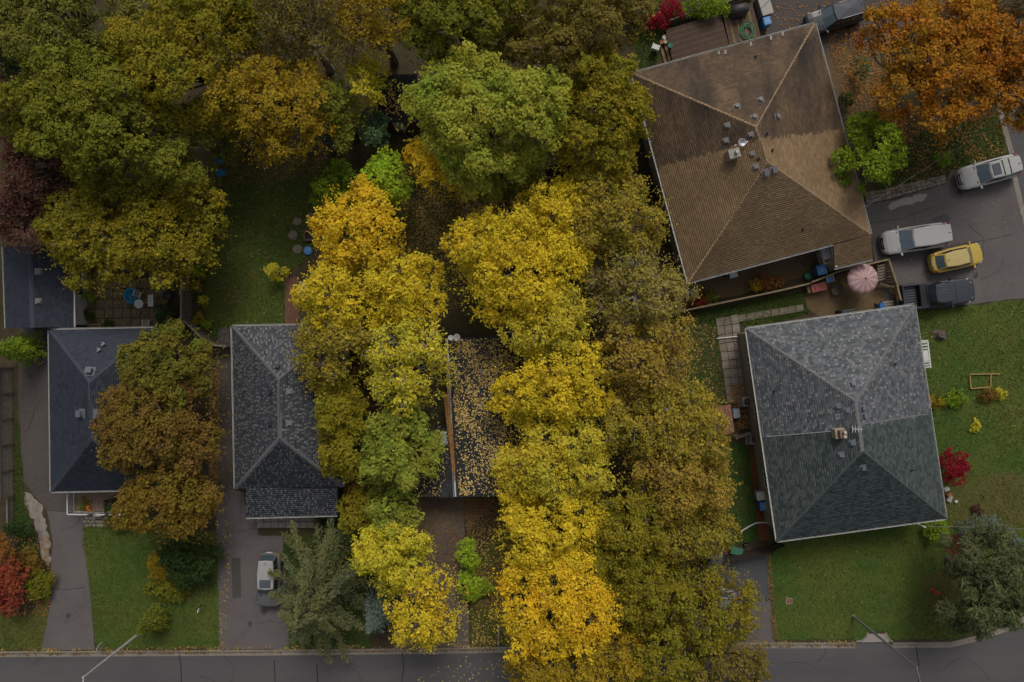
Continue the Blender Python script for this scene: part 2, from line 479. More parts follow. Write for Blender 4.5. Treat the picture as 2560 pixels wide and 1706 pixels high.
sheet('concrete_patch', [(2220, 515), (2240, 502), (2300, 485), (2318, 484), (2314, 498), (2290, 508), (2250, 517), (2225, 527)], .027, m_conc, .06, .2)
sheet('asphalt_patch', [(2330, 545), (2365, 535), (2378, 545), (2370, 565), (2340, 570)], .0275, m_drive_new, .06, .2)
sheet('bare_earth', [(2010, 770), (2015, 725), (2060, 700), (2190, 660), (2215, 720), (2230, 770), (2100, 810)], .012, m_dirt, .1, .4)
sheet('bare_earth', [(1700, 720), (1900, 660), (2060, 610), (2090, 660), (1940, 715), (1720, 765)], .010, m_dirt, .1, .4)
sheet('bare_earth', [(1920, 130), (2060, 60), (2200, 130), (2230, 300), (2130, 300), (2060, 250)], .010, m_dirt, .12, .4)
sheet('mulch_bed', [(1872, 1110), (1892, 1110), (1925, 1352), (1898, 1352)], .02, m_mulch, .05, .3)
sheet('mulch_bed', [(2360, 1380), (2380, 1340), (2420, 1320), (2470, 1330), (2440, 1370), (2400, 1400)], .018, m_mulch, .12, .3)
sheet('garden_bed', [(476, 640), (512, 640), (512, 790), (530, 850), (500, 850), (476, 800)], .012, m_soil, .06, .3)
# tar seams and cracks
for seam in ([(449, 1638), (452, 1670), (455, 1720)], [(686, 1650), (688, 1720)], [(793, 1660), (794, 1720)], [(1006, 1632), (1009, 1660), (1004, 1720)],
             [(2291, 1617), (2296, 1660), (2297, 1720)]):
    w = MB(); q = [P(x + (0.7 if i % 2 else -0.7), y, -.115) for i, (x, y) in enumerate(dense(seam))]
    for a, b in zip(q, q[1:]): w.bar(a, b, .07, .008)
    w.build('tar_seam', m_seal)['kind'] = 'structure'
for crack in ([(130, 1472), (170, 1474), (212, 1470)], [(2185, 662), (2290, 640), (2400, 612), (2535, 586)], [(2165, 560), (2250, 548), (2330, 520)], [(1918, 1500), (1800, 1503)]):
    w = MB(); rr = random.Random(len(crack)); q = [P(x + rr.uniform(-2, 2), y + rr.uniform(-2, 2), .029) for x, y in dense(crack)]
    for a, b in zip(q, q[1:]): w.bar(a, b, .035, .004)
    w.build('crack', m_seal)['kind'] = 'structure'

def crack_walk(x, y, ang, n, seed, z=.029, step=7):
    rr = random.Random(seed); w = MB(); q = [(x, y)]
    for _ in range(n):
        ang += rr.uniform(-.5, .5); q.append((q[-1][0] + math.cos(ang) * step, q[-1][1] + math.sin(ang) * step))
    q = [P(a, b, z) for a, b in q]
    for a, b in zip(q, q[1:]): w.bar(a, b, rr.uniform(.015, .035), .004)
    w.build('crack', m_seal)['kind'] = 'structure'
for i, (x, y, a, n, z) in enumerate(((70, 850, 1.4, 18, .027), (100, 1000, 1.7, 14, .027), (150, 1320, .4, 9, .03), (160, 1560, -.3, 8, .03), (560, 1330, .3, 14, .027), (640, 1560, -.2, 10, .027),
        (600, 1250, 1.3, 9, .027), (1100, 1450, .2, 8, .024), (2200, 600, .1, 20, .027), (2300, 690, -.4, 16, .027), (2420, 560, .6, 14, .027), (2450, 700, -.2, 12, .027), (1850, 1550, .2, 10, .024),
        (60, 1668, .02, 24, -.115), (500, 1690, -.05, 26, -.115), (880, 1672, .05, 18, -.115), (1960, 1660, .03, 30, -.115), (2330, 1680, -.25, 26, -.115), (2545, 420, 1.4, 20, -.115))):
    crack_walk(x, y, a, n, i + 5, z)
m_oil = M('oil_stain', (.04, .037, .036), (.065, .058, .056), 9, .6)
for i, (x, y, r, z) in enumerate(((660, 1530, 9, .0285), (625, 1560, 7, .0285), (2240, 620, 8, .0285), (2330, 655, 10, .0285), (2440, 690, 8, .0285), (2400, 480, 9, .0285), (170, 1540, 7, .032), (75, 940, 9, .0285), (1880, 1470, 8, .0235))):
    rr = random.Random(i); sheet('oil_stain', [(x + r * math.cos(t * .7) * rr.uniform(.5, 1.1), y + r * 1.2 * math.sin(t * .7) * rr.uniform(.5, 1.1)) for t in range(9)], z, m_oil)

def slabs(name, root_name, spots, mats, thick=.05, seed=3, z0=0.0):
    """single paving slabs, each an object under its path"""
    rr = random.Random(seed)
    root = thing(root_name, None, None); root['kind'] = 'structure'
    for q in spots:
        w = [P(x, y, 0) for x, y in q]
        c = sum(w, Vector()) / len(w)
        w = [c + (p - c) * rr.uniform(.9, .95) + Vector((rr.uniform(-.02, .02), rr.uniform(-.02, .02), 0)) for p in w]
        mb = MB(); mb.prism([(p.x - c.x, p.y - c.y) for p in w], z0, z0 + thick + rr.uniform(-.01, .012))
        o = mb.build(name, rr.choice(mats), root); o.location = (c.x, c.y, 0)
    return root
def grid(tl, tr, br, bl, nu, nv, skip=()):
    def at(u, v):
        a = (tl[0] + (tr[0] - tl[0]) * u, tl[1] + (tr[1] - tl[1]) * u); b = (bl[0] + (br[0] - bl[0]) * u, bl[1] + (br[1] - bl[1]) * u)
        return (a[0] + (b[0] - a[0]) * v, a[1] + (b[1] - a[1]) * v)
    return [[at(i / nu, j / nv), at((i + 1) / nu, j / nv), at((i + 1) / nu, (j + 1) / nv), at(i / nu, (j + 1) / nv)]
            for j in range(nv) for i in range(nu) if (i, j) not in skip]
slabs('slab', 'patio', grid((216, 700), (419, 696), (419, 818), (216, 822), 9, 5), [m_paver], .05, 4)
slabs('slab', 'path', grid((1788, 797), (1845, 786), (1871, 1008), (1818, 1008), 3, 10), [m_slab, m_slab_b, m_slab], .06, 5)
slabs('slab', 'path', grid((1845, 788), (2008, 760), (2009, 778), (1846, 806), 8, 1), [m_slab], .05, 6)
slabs('slab', 'path', grid((2212, 472), (2362, 437), (2366, 458), (2218, 500), 12, 3), [m_slab, m_slab_b], .06, 7)
slabs('slab', 'path', grid((2160, 480), (2214, 474), (2218, 500), (2165, 510), 4, 3), [m_slab, m_paver], .055, 8)
slabs('slab', 'patio', grid((642, 1290), (786, 1288), (786, 1320), (643, 1320), 8, 2), [m_conc], .06, 9)
rr_ = random.Random(5)
fl = []
for i in range(6):
    for j in range(4):
        cx, cy = 213 + i * 9.5 + (j % 2) * 4, 1286 + j * 9
        fl.append([(cx + 5.4 * math.cos(a + rr_.uniform(-.3, .3)), cy + 5 * math.sin(a + rr_.uniform(-.3, .3))) for a in (0.2, 1.3, 2.4, 3.4, 4.5, 5.5)])
slabs('flagstone', 'path', fl, [m_flag], .05, 10)
# brick walk of the middle lot: herring of single bricks
bw = []
for j in range(11):
    for i in range(8):
        x, y = 1163 + i * 9 + (4.5 if j % 2 else 0), 1246 + j * 8
        if x + 9 < 1236 - max(0, (j - 2)) * 8.4: bw.append([(x, y), (x + 8.8, y), (x + 8.8, y + 7.8), (x, y + 7.8)])
slabs('brick', 'path', bw, [m_brickwalk], .05, 11)
# stepping stones round the fire place in the next garden
for i, (x, y, r) in enumerate(((744, 555, 13), (778, 541, 11), (733, 589, 13), (735, 591 + 20, 8), (744, 623, 14))):
    if i == 3: continue
    q = [(x + r * math.cos(t * 1.05) * rr_.uniform(.75, 1.1), y + r * math.sin(t * 1.05) * rr_.uniform(.75, 1.1)) for t in range(6)]
    w = [P(a, b, 0) for a, b in q]; c = P(x, y, 0)
    mb = MB(); mb.prism([(p.x - c.x, p.y - c.y) for p in w], 0, .09)
    o = mb.build('stepping_stone', m_slab, bevel=.02); o.location = c
    tag(o, ('flat grey stepping stone in the grass nearest the lime tree', 'small flat stone beside the lime tree, right of its pair', 'flat grey stepping stone left of the square fire pit', '', 'flat grey stepping stone left of the round blue lid')[i], 'stone', 'stepping stones round the fire pit')

# litter of fallen leaves
fallen([(990, 340), (1430, 400), (1430, 620), (1130, 780), (1000, 640)], 12000, m_fl_tan, .02, 1, (.07, .13), clump=.6)
fallen([(1040, 400), (1400, 440), (1400, 600), (1150, 700), (1040, 600)], 5200, m_fl_straw, .02, 2, (.07, .13), clump=.6)
fallen([(1045, 1243), (1165, 1243), (1168, 1480), (1050, 1400)], 1500, m_fl_brn, .03, 3, clump=.4)
fallen([(1160, 1243), (1290, 1243), (1230, 1340), (1165, 1340)], 900, m_fl_brn, .06, 4)
fallen([(1180, 1330), (1340, 1280), (1340, 1612), (1180, 1612)], 2400, m_fl_yel, .02, 5, clump=.4)
fallen([(1185, 1440), (1290, 1380), (1260, 1520), (1185, 1520)], 1100, m_fl_brn, .02, 6)
fallen([(1080, 1480), (1175, 1480), (1178, 1620), (1080, 1620)], 160, m_fl_pale, .03, 7)
fallen([(1150, 1640), (1900, 1632), (1900, 1720), (1000, 1720)], 420, m_fl_pale, -.11, 8)
fallen([(500, 1625), (1900, 1600), (1900, 1626), (500, 1634)], 700, m_fl_brn, -.1, 9)
fallen([(2060, 70), (2240, 60), (2260, 330), (2130, 310)], 3000, m_fl_org, .02, 10, clump=.5)
fallen([(2060, -20), (2240, -20), (2240, 110), (2060, 130)], 420, m_fl_org, .03, 11)
fallen([(2190, 300), (2500, 290), (2515, 385), (2370, 430), (2210, 490)], 1500, m_fl_org, .02, 12, clump=.7)
fallen([(1900, 0), (2050, 0), (2050, 60), (1900, 105)], 150, m_fl_org, .03, 13)
fallen([(530, 395), (820, 395), (780, 640), (715, 690), (580, 815), (535, 830)], 1300, m_fl_brn, .02, 14, clump=.6)
fallen([(530, 395), (820, 395), (800, 440), (530, 470)], 1300, m_fl_brn, .02, 15)
fallen([(530, 395), (780, 395), (700, 812), (540, 830)], 260, m_fl_pale, .02, 16, (.06, .11))
fallen([(525, 860), (550, 850), (552, 1230), (540, 1300), (520, 1200)], 1300, m_fl_brn, .03, 17, clump=.6)
fallen([(528, 880), (545, 880), (548, 1200), (540, 1250), (525, 1150)], 450, m_fl_org, .03, 37, clump=.6)
fallen([(545, 860), (582, 860), (585, 1225), (550, 1290)], 260, m_fl_brn, .03, 18)
fallen([(2290, 780), (2760, 750), (2760, 1200), (2370, 1200)], 420, m_fl_pale, .02, 19, (.06, .11))
fallen([(1925, 1385), (2400, 1320), (2400, 1590), (1940, 1600)], 90, m_fl_pale, .02, 20, (.06, .11))
fallen([(1914, 1385), (1926, 1385), (1944, 1600), (1930, 1600)], 330, m_fl_brn, .03, 21, clump=.5)
fallen([(1710, 820), (1815, 820), (1815, 1010), (1740, 1010)], 500, m_fl_brn, .02, 22)
fallen([(1820, 960), (1862, 960), (1885, 1070), (1845, 1075)], 420, m_fl_org, .07, 23)
fallen([(2200, 520), (2540, 460), (2560, 730), (2300, 770)], 150, m_fl_pale, .03, 24, (.06, .11))
fallen([(860, 1210), (900, 1200), (900, 1280), (850, 1290)], 500, m_fl_org, .02, 25)
fallen([(1440, 430), (1600, 420), (1700, 700), (1750, 1400), (1480, 1500)], 5000, m_fl_brn, .02, 26, clump=.5)
fallen([(216, 700), (419, 696), (419, 760), (216, 760)], 350, m_fl_yel, .06, 27)
fallen([(-40, 1622), (2140, 1600), (2140, 1612), (-40, 1634)], 1100, m_fl_tan, .02, 40, clump=.9)
fallen([(-40, 1632), (2140, 1611), (2140, 1617), (-40, 1640)], 1300, m_fl_brn, -.1, 41, clump=.9)
fallen([(1690, 815), (1790, 810), (1780, 1000), (1830, 1180), (1760, 1390), (1690, 1300)], 1500, m_fl_tan, .02, 42, clump=.8)
fallen([(2330, 1290), (2430, 1290), (2420, 1580), (2340, 1560)], 300, m_fl_brn, .02, 43, clump=.8)
fallen([(380, 1310), (545, 1330), (545, 1400), (400, 1380)], 420, m_fl_tan, .02, 44, clump=.7)
fallen([(545, 1620), (560, 1300), (580, 1300), (565, 1620)], 200, m_fl_tan, .03, 45, clump=.8)
fallen([(245, 1620), (545, 1612), (545, 1630), (245, 1632)], 120, m_fl_brn, .03, 28)
fallen([(370, 1390), (520, 1390), (520, 1500), (370, 1500)], 500, m_fl_brn, .02, 29)
fallen([(-50, 1340), (125, 1340), (125, 1540), (-50, 1540)], 1200, m_fl_org, .02, 30)
# ---------------------------------------------------------------- house materials
m_white = M('white_trim', (.62, .62, .6), (.52, .52, .5), 5, .5)
m_siding = M('beige_siding', (.34, .29, .21), (.29, .25, .18), 4, .7)
m_siding_w = M('white_siding', (.56, .555, .54), (.48, .475, .46), 3, .6, c3=(.42, .4, .36), s3=.8, f3=.5)
m_brick_red = M('red_brick_wall', (.2, .075, .055), (.15, .055, .04), 9, .85, .3, 30)
m_found = M('block_foundation', (.24, .23, .21), (.19, .18, .17), 4, .9, .3, 20)
m_deck_under = M('roof_board', (.06, .055, .05), (.05, .045, .04), 4, .9)
m_glass = glass_mat('window_glass', (.03, .04, .05))
m_sh_navy = M('navy_shingle', (.026, .032, .048), (.05, .059, .082), island=True, rough=.85, spec=.25, c3=(.048, .056, .075), s3=.3, f3=.6)
m_sh_speck = M('black_grey_shingle', (.045, .05, .06), (.085, .09, .102), island=True, rough=.85, spec=.25)
m_sh_fleck = M('pale_shingle_fleck', (.2, .205, .212), (.12, .125, .132), island=True, rough=.85, spec=.25)
m_sh_grey = M('grey_shingle', (.066, .074, .085), (.14, .15, .16), island=True, rough=.85, spec=.25)
m_sh_greyf = M('light_grey_fleck', (.23, .235, .24), (.15, .156, .162), island=True, rough=.85, spec=.25)
m_sh_green = M('slate_green_shingle', (.038, .05, .052), (.09, .11, .108), island=True, rough=.85, spec=.25)
m_sh_brown = M('brown_shingle', (.115, .076, .046), (.185, .124, .075), island=True, rough=.88, spec=.2, c3=(.045, .036, .031), s3=.4, f3=1.0, st3=(1, .35, 1))
m_sh_tan = M('tan_shingle', (.21, .14, .076), (.31, .215, .122), island=True, rough=.88, spec=.2, c3=(.17, .11, .06), s3=.3, f3=.7)
m_sh_black = M('black_shingle', (.028, .029, .033), (.05, .051, .057), island=True, rough=.85, spec=.25)
m_cap_navy = M('navy_ridge', (.06, .068, .088), (.05, .056, .072), 6, .85)
m_cap_speck = M('grey_ridge', (.13, .132, .14), (.1, .104, .112), 6, .85)
m_cap_grey = M('pale_ridge', (.2, .195, .19), (.14, .142, .146), 4, .85)
m_cap_tan = M('tan_ridge', (.33, .23, .14), (.26, .18, .105), 4, .85)
m_vent_met = M('vent_metal', (.2, .19, .19), (.14, .135, .138), 7, .6)
m_vent_dark = M('vent_dark', (.05, .05, .055), (.04, .04, .044), 5, .6)
m_vent_blue = M('vent_blue_grey', (.15, .165, .2), (.11, .12, .15), 7, .6)
m_chim = M('chimney_brick', (.24, .165, .12), (.18, .12, .09), 9, .85, .3, 30)
m_chim_face = M('chimney_siding', (.4, .35, .25), (.35, .3, .22), 4, .7)
m_flue = M('clay_flue', (.5, .46, .4), (.42, .38, .33), 6, .7)
m_alu = M('aluminium', (.5, .5, .52), (.44, .44, .46), 6, .35, metal=.7)
m_rust = M('gutter_leaves', (.42, .19, .05), (.2, .085, .03), island=True, rough=.8)

def clip_u(poly, v):
    """span of a convex outline (u, v) along the level v"""
    us = []
    k = len(poly)
    for i in range(k):
        (u0, v0), (u1, v1) = poly[i], poly[(i + 1) % k]
        if (v0 <= v < v1) or (v1 <= v < v0):
            us.append(u0 + (u1 - u0) * (v - v0) / (v1 - v0))
    return (min(us), max(us)) if len(us) >= 2 else None

def shingle_rows(faces, rng, expo=.145, tabw=(.2, .36), thick=.016):
    """courses of single tabs over roof planes; faces = outlines whose first edge is the eave"""
    V = []; C = []
    for f in faces:
        a, b = Vector(f[0]), Vector(f[1])
        u = (b - a).normalized()
        n = (b - a).cross(Vector(f[2]) - a).normalized()
        if n.z < 0: n = -n
        w = n.cross(u)
        if w.z < 0: w = -w
        loc = [((Vector(p) - a).dot(u), (Vector(p) - a).dot(w)) for p in f]
        vmax = max(p[1] for p in loc); vmin = min(p[1] for p in loc)
        v = vmin + 1e-3
        while v < vmax - .03:
            s0 = clip_u(loc, v); s1 = clip_u(loc, min(v + expo, vmax - .005))
            if s0 and s1:
                x = s0[0] - rng.uniform(0, tabw[0])
                while x < s0[1]:
                    t = rng.uniform(*tabw)
                    x0, x1 = max(x, s0[0]), min(x + t - .006, s0[1])
                    y0, y1 = min(max(x, s1[0]), s1[1]), max(min(x + t - .006, s1[1]), s1[0])
                    if x1 - x0 > .02:
                        th = thick * rng.uniform(.6, 1.3)
                        def pt(uu, vv, h): return a + u * uu + w * vv + n * h
                        vv1 = min(v + expo, vmax - .005)
                        q = [pt(x0, v, th), pt(x1, v, th), pt(max(y1, y0), vv1, .003), pt(y0, vv1, .003), pt(x0, v, -.004), pt(x1, v, -.004)]
                        V.append(q); C.append((q[0] + q[2]) / 2)
                    x += t
            v += expo
    return V, C

def shingles(name, quads, mat, parent, off):
    n = len(quads)
    co = np.array([[tuple(p) for p in q] for q in quads], np.float32).reshape(-1, 3) - np.array(off, np.float32)
    me = bpy.data.meshes.new(name)
    me.vertices.add(n * 6); me.vertices.foreach_set('co', co.ravel())
    base = np.arange(n, dtype=np.int32)[:, None] * 6
    li = np.concatenate([base + np.array([0, 1, 2, 3]), base + np.array([4, 5, 1, 0])], 1).astype(np.int32)
    me.loops.add(n * 8); me.loops.foreach_set('vertex_index', li.ravel())
    me.polygons.add(n * 2)
    me.polygons.foreach_set('loop_start', np.arange(0, n * 8, 4, dtype=np.int32))
    me.polygons.foreach_set('loop_total', np.full(n * 2, 4, np.int32))
    me.materials.append(mat)
    me.update(calc_edges=True)
    o = add(bpy.data.objects.new(name, me)); o.parent = parent
    o['kind'] = 'stuff'
    return o

def cap_mesh(mat, L=.34, w=.155, drop=.07):
    mb = MB()
    for s in (-1, 1):
        q = [(0, 0, .03), (L, 0, .018), (L, s * w, .018 - drop), (0, s * w, .03 - drop)]
        if s < 0: q = q[::-1]
        mb.poly(q)
    mb.poly([(0, -w, .03 - drop), (0, 0, .03), (0, 0, .0), (0, -w, -drop)])
    mb.poly([(0, 0, .03), (0, w, .03 - drop), (0, w, -drop), (0, 0, 0)])
    return mb

def caps(a, b, mat, roof, off, step=.3, **kw):
    """a run of ridge caps, each its own piece"""
    a, b = Vector(a), Vector(b); d = b - a; n = max(1, int(d.length / step)); dn = d.normalized()
    y = Vector((0, 0, 1)).cross(dn).normalized(); z = dn.cross(y)
    rot = Matrix((dn, y, z)).transposed().to_euler()
    if 'proto' not in kw or kw['proto'][0] is None:
        o = cap_mesh(mat, step + .05).build('ridge_cap', mat, roof)
        kw['proto'][0] = o
        first = True
    else: first = False
    for i in range(n):
        p = a + d * (i / n) - off
        if first and i == 0: o = kw['proto'][0]
        else: o = put(kw['proto'][0], roof, p)
        o.location = p; o.rotation_euler = rot
        o.rotation_euler.rotate_axis('X', random.uniform(-.03, .03))

def hit(px, py, faces):
    """where the line of sight through a pixel meets a roof"""
    o = Vector((0, 0, H)); d = P(px, py, 0) - o; best = None
    for f in faces:
        a = Vector(f[0]); n = (Vector(f[1]) - a).cross(Vector(f[2]) - a).normalized()
        if abs(n.dot(d)) < 1e-9: continue
        t = n.dot(a - o) / n.dot(d); p = o + d * t
        if inside(np.array([p.x]), np.array([p.y]), f)[0] and (best is None or p.z > best[0].z):
            best = (p, n if n.z > 0 else -n)
    return best

def box_vent(house, pos, n, mat, s=.34, h=.16):
    s *= random.uniform(.8, .95); mb = MB()
    mb.box((0, 0, .012), (s * 1.5, s * 1.5, .012)); mb.box((0, 0, h * .45), (s * .75, s * .75, h * .8)); mb.box((0, 0, h), (s, s, .05))
    o = mb.build('roof_vent', mat, house, bevel=.012)
    o.location = pos - house.location
    u = Vector((0, 0, 1)).cross(n)
    ang = math.acos(max(-1, min(1, n.z)))
    o.rotation_euler = (Matrix.Rotation(ang, 3, u) @ Matrix.Rotation(house.get('turn', 0), 3, 'Z')).to_euler() if u.length > 1e-4 else (0, 0, house.get('turn', 0))
    return o

def pipe_vent(house, pos, mat, r=.06, h=.3):
    mb = MB(); mb.lathe([(r * 2.2, -.05), (r * 2, .03), (r, .06), (r, h), (r * .75, h), (r * .75, h - .08)], n=10)
    o = mb.build('vent_pipe', mat, house, smooth=False); o.location = pos - house.location
    return o

def wall_window(house, a, b, z0, z1, t, w, out, frame=m_white):
    """window let into the wall a-b at fraction t"""
    a, b = Vector(a), Vector(b); d = (b - a).normalized(); n = Vector((d.y, -d.x, 0))
    if ((a + b) / 2 - house.location).dot(n) < 0: n = -n
    c = a + (b - a) * t + n * .06
    c.z = (z0 + z1) / 2
    f = MB(); hw, hh = w / 2, (z1 - z0) / 2
    for s in (-1, 1):
        f.bar(c + d * hw * s + Vector((0, 0, -hh)), c + d * hw * s + Vector((0, 0, hh)), .07, .09, up=n)
        f.bar(c - d * (hw - .035) + Vector((0, 0, hh * s)), c + d * (hw - .035) + Vector((0, 0, hh * s)), .088, .07)
    f.bar(c + Vector((0, 0, -hh + .04)), c + Vector((0, 0, hh - .04)), .04, .07, up=n)
    o = f.build('window', frame, house, world=True)
    g_ = MB(); g_.bar(c - d * (hw - .03), c + d * (hw - .03), .02, hh * 2 - .08)
    p = g_.build('pane', m_glass, o, world=True)
    return o

def gutter(house, a, b, mat, w=.11, h=.1):
    a, b = Vector(a), Vector(b); mb = MB()
    d = (b - a).normalized(); n = Vector((d.y, -d.x, 0))
    c = house.location
    if (((a + b) / 2 - c).dot(n)) < 0: n = -n
    o_ = n * w * .5
    z = Vector((0, 0, -.05))
    mb.bar(a + o_ * 2 + z, b + o_ * 2 + z, .015, h)
    mb.bar(a + n * .02 + z + Vector((0, 0, -h * .5)), b + n * (w - .02) * 0 + n * .02 + z + Vector((0, 0, -h * .5)), w, .012)
    mb.bar(a + z, b + z, .012, h)
    return mb.build('gutter', mat, house, world=True)

def house(name, label, faces, walls, mats, wall_mat, cap_mat, ridges, gutters, ze, split=None, expo=.145, tabw=(.2, .36), caps_step=.3, seed=1, turn=0.0, cat='house', fleck=None):
    """faces: roof planes (eave edge first); walls: list of ground outlines (closed)"""
    allp = [Vector(p) for f in faces for p in f]
    c = sum(allp, Vector()) / len(allp); c.z = 0
    root = thing(name, label, cat, c); root['turn'] = turn
    d = MB()
    for f in faces:
        n = (Vector(f[1]) - Vector(f[0])).cross(Vector(f[2]) - Vector(f[0]))
        q = [Vector(p) for p in f]
        if n.z < 0: q = q[::-1]
        d.poly([p + Vector((0, 0, -.05)) for p in q]); d.poly([p + Vector((0, 0, -.16)) for p in q][::-1])
        e0, e1 = Vector(f[0]), Vector(f[1])
        d.poly([e0 + Vector((0, 0, -.16)), e1 + Vector((0, 0, -.16)), e1 + Vector((0, 0, -.004)), e0 + Vector((0, 0, -.004))])
    roof = d.build('roof', m_deck_under, root, world=True)
    rng = np.random.default_rng(seed)
    Q, C = shingle_rows(faces, rng, expo, tabw)
    if split:
        (ax, ay), (bx, by) = split
        s = [(bx - ax) * (p.y - ay) - (by - ay) * (p.x - ax) for p in C]
        shingles('shingles', [q for q, k in zip(Q, s) if k >= 0], mats[0], roof, c)
        shingles('shingles', [q for q, k in zip(Q, s) if k < 0], mats[1], roof, c)
    else:
        shingles('shingles', Q, mats[0], roof, c)
    if fleck:
        fm, prob, fw, side = fleck
        pick = []
        for q, k in zip(Q, C):
            if side and split and ((bx - ax) * (k.y - ay) - (by - ay) * (k.x - ax)) < 0: continue
            if rng.random() > prob: continue
            n = (q[1] - q[0]).cross(q[3] - q[0]).normalized()
            if n.z < 0: n = -n
            L = (q[1] - q[0]).length
            if L < fw[0] or (q[2] - q[3]).length < fw[0]: continue
            w_ = min(L, rng.uniform(*fw)); u0 = rng.uniform(0, 1 - w_ / L); u1 = u0 + w_ / L
            up = n * .007
            pick.append([q[0].lerp(q[1], u0) + up, q[0].lerp(q[1], u1) + up, q[3].lerp(q[2], u1) + up - n * .004, q[3].lerp(q[2], u0) + up - n * .004, q[4].lerp(q[5], u0), q[4].lerp(q[5], u1)])
        shingles('shingles', pick, fm, roof, c)
    pr = {}
    for a, b, *mm in ridges:
        mt = mm[0] if mm else cap_mat
        caps(a, b, mt, roof, c, caps_step, proto=pr.setdefault(mt.name, [None]))
    for a, b in gutters: gutter(root, a, b, m_white)
    for ring in walls:
        k = len(ring)
        for i in range(k):
            a, b = Vector(ring[i]), Vector(ring[(i + 1) % k])
            dd = (b - a).normalized()
            w = MB(); w.bar(Vector((a.x, a.y, .5 + (ze - .6) / 2)), Vector((b.x, b.y, .5 + (ze - .6) / 2)), .12, ze - .6)
            w.build('wall', wall_mat, root, world=True)
            w = MB(); w.bar(Vector((a.x, a.y, .25)) , Vector((b.x, b.y, .25)), .16, .5)
            w.build('foundation', m_found, root, world=True)
    return root, roof, c

def inset(q, d):
    """pull a ground outline inward"""
    q = [Vector((p[0], p[1], 0)) for p in q]; k = len(q)
    a = sum(q[i].x * q[(i + 1) % k].y - q[(i + 1) % k].x * q[i].y for i in range(k))
    s = 1 if a > 0 else -1; out = []
    for i in range(k):
        e0 = (q[i] - q[i - 1]).normalized(); e1 = (q[(i + 1) % k] - q[i]).normalized()
        n0 = Vector((-e0.y, e0.x, 0)) * s; n1 = Vector((-e1.y, e1.x, 0)) * s
        bis = (n0 + n1); bis = bis / max(.2, bis.dot(n0)); out.append(q[i] + bis * d)
    return out

def W(lst, z): return [P(x, y, z) for x, y in lst]

# ---- house with the navy hip roof (left)
ze, zr = 2.8, 4.75
TL, TR, BR, BL = W([(123, 825), (390, 820), (395, 1224), (128, 1229)], ze)
Y1, Y2 = W([(224, 958), (228, 1098)], zr)
f1 = [[TL, TR, Y1], [TR, BR, Y2, Y1], [BR, BL, Y2], [BL, TL, Y1, Y2]]
h1, r1, c1 = house('house', 'bungalow under a navy hip roof, half hidden by the brown tree', f1, [inset([TL, TR, BR, BL], .4)], [m_sh_navy], m_siding, m_cap_navy,
                   [(TL, Y1), (TR, Y1), (BR, Y2), (BL, Y2), (Y2, Y1)], [(TL, TR), (TR, BR), (BR, BL), (BL, TL)], ze, seed=2)
for x, y in ((226, 929), (205, 1034), (247, 1034)):
    p, n = hit(x, y, f1); box_vent(h1, p, n, m_vent_blue, .5, .32)
w = inset([TL, TR, BR, BL], .4)
wall_window(h1, w[2], w[3], 1.1, 2.2, .35, 1.6, 1); wall_window(h1, w[0], w[1], 1.1, 2.1, .6, 1.2, 1); wall_window(h1, w[1], w[2], 1.1, 2.1, .5, 1.2, 1)
for i, (x, y) in enumerate(((250, 876), (262, 862))):
    p, n = hit(x, y, f1)
    mb = MB(); mb.tube([(0, 0, 0), (0, 0, .35)], .02); mb.box((.1 - .05 * i, .03, .36), (.4, .12, .05), .6); mb.box((0, .1, .3), (.15, .3, .03), .3)
    o = mb.build('aerial', m_alu, h1); o.location = p - h1.location; o.scale = (.8, .8, .8)

# ---- garage at the left edge
ze, zr = 2.45, 3.55
TL, TR, BR, BL = W([(8, 616), (181, 612), (184, 818), (15, 821)], ze)
Y1, Y2 = W([(75, 615), (79, 819.5)], zr)
f0 = [[BL, TL, Y1, Y2], [TR, BR, Y2, Y1]]
h0, r0, c0 = house('garage', 'detached garage with a navy gable roof and a white side wall', f0, [inset([TL, TR, BR, BL], .28)], [m_sh_navy], m_siding_w, m_cap_navy,
                   [(Y2, Y1)], [(TR, BR), (BL, TL)], ze, seed=3, cat='garage')
for x, y in ((96, 679), (96, 753)):
    p, n = hit(x, y, f0); box_vent(h0, p, n, m_vent_met, .36, .14)
w = inset([TL, TR, BR, BL], .28)
gb = MB(); gb.hexa([w[0] + Vector((0, .02, ze - .1)), w[1] + Vector((0, .02, ze - .1)), w[1] + Vector((0, -.1, ze - .1)), w[0] + Vector((0, -.1, ze - .1))],
                   [Vector((Y1.x, w[0].y + .02, zr - .2)), Vector((Y1.x + .05, w[0].y + .02, zr - .2)), Vector((Y1.x + .05, w[0].y - .1, zr - .2)), Vector((Y1.x, w[0].y - .1, zr - .2))])
gb.build('gable', m_siding_w, h0, world=True)
gb = MB(); gb.hexa([w[3] + Vector((0, .1, ze - .1)), w[2] + Vector((0, .1, ze - .1)), w[2] + Vector((0, -.02, ze - .1)), w[3] + Vector((0, -.02, ze - .1))],
                   [Vector((Y2.x, w[3].y + .1, zr - .2)), Vector((Y2.x + .05, w[3].y + .1, zr - .2)), Vector((Y2.x + .05, w[3].y - .02, zr - .2)), Vector((Y2.x, w[3].y - .02, zr - .2))])
gb.build('gable', m_siding_w, h0, world=True)
wall_window(h0, w[1], w[2], 1.0, 1.9, .3, .9, 1); wall_window(h0, w[1], w[2], .9, 1.9, .52, 1.0, 1)

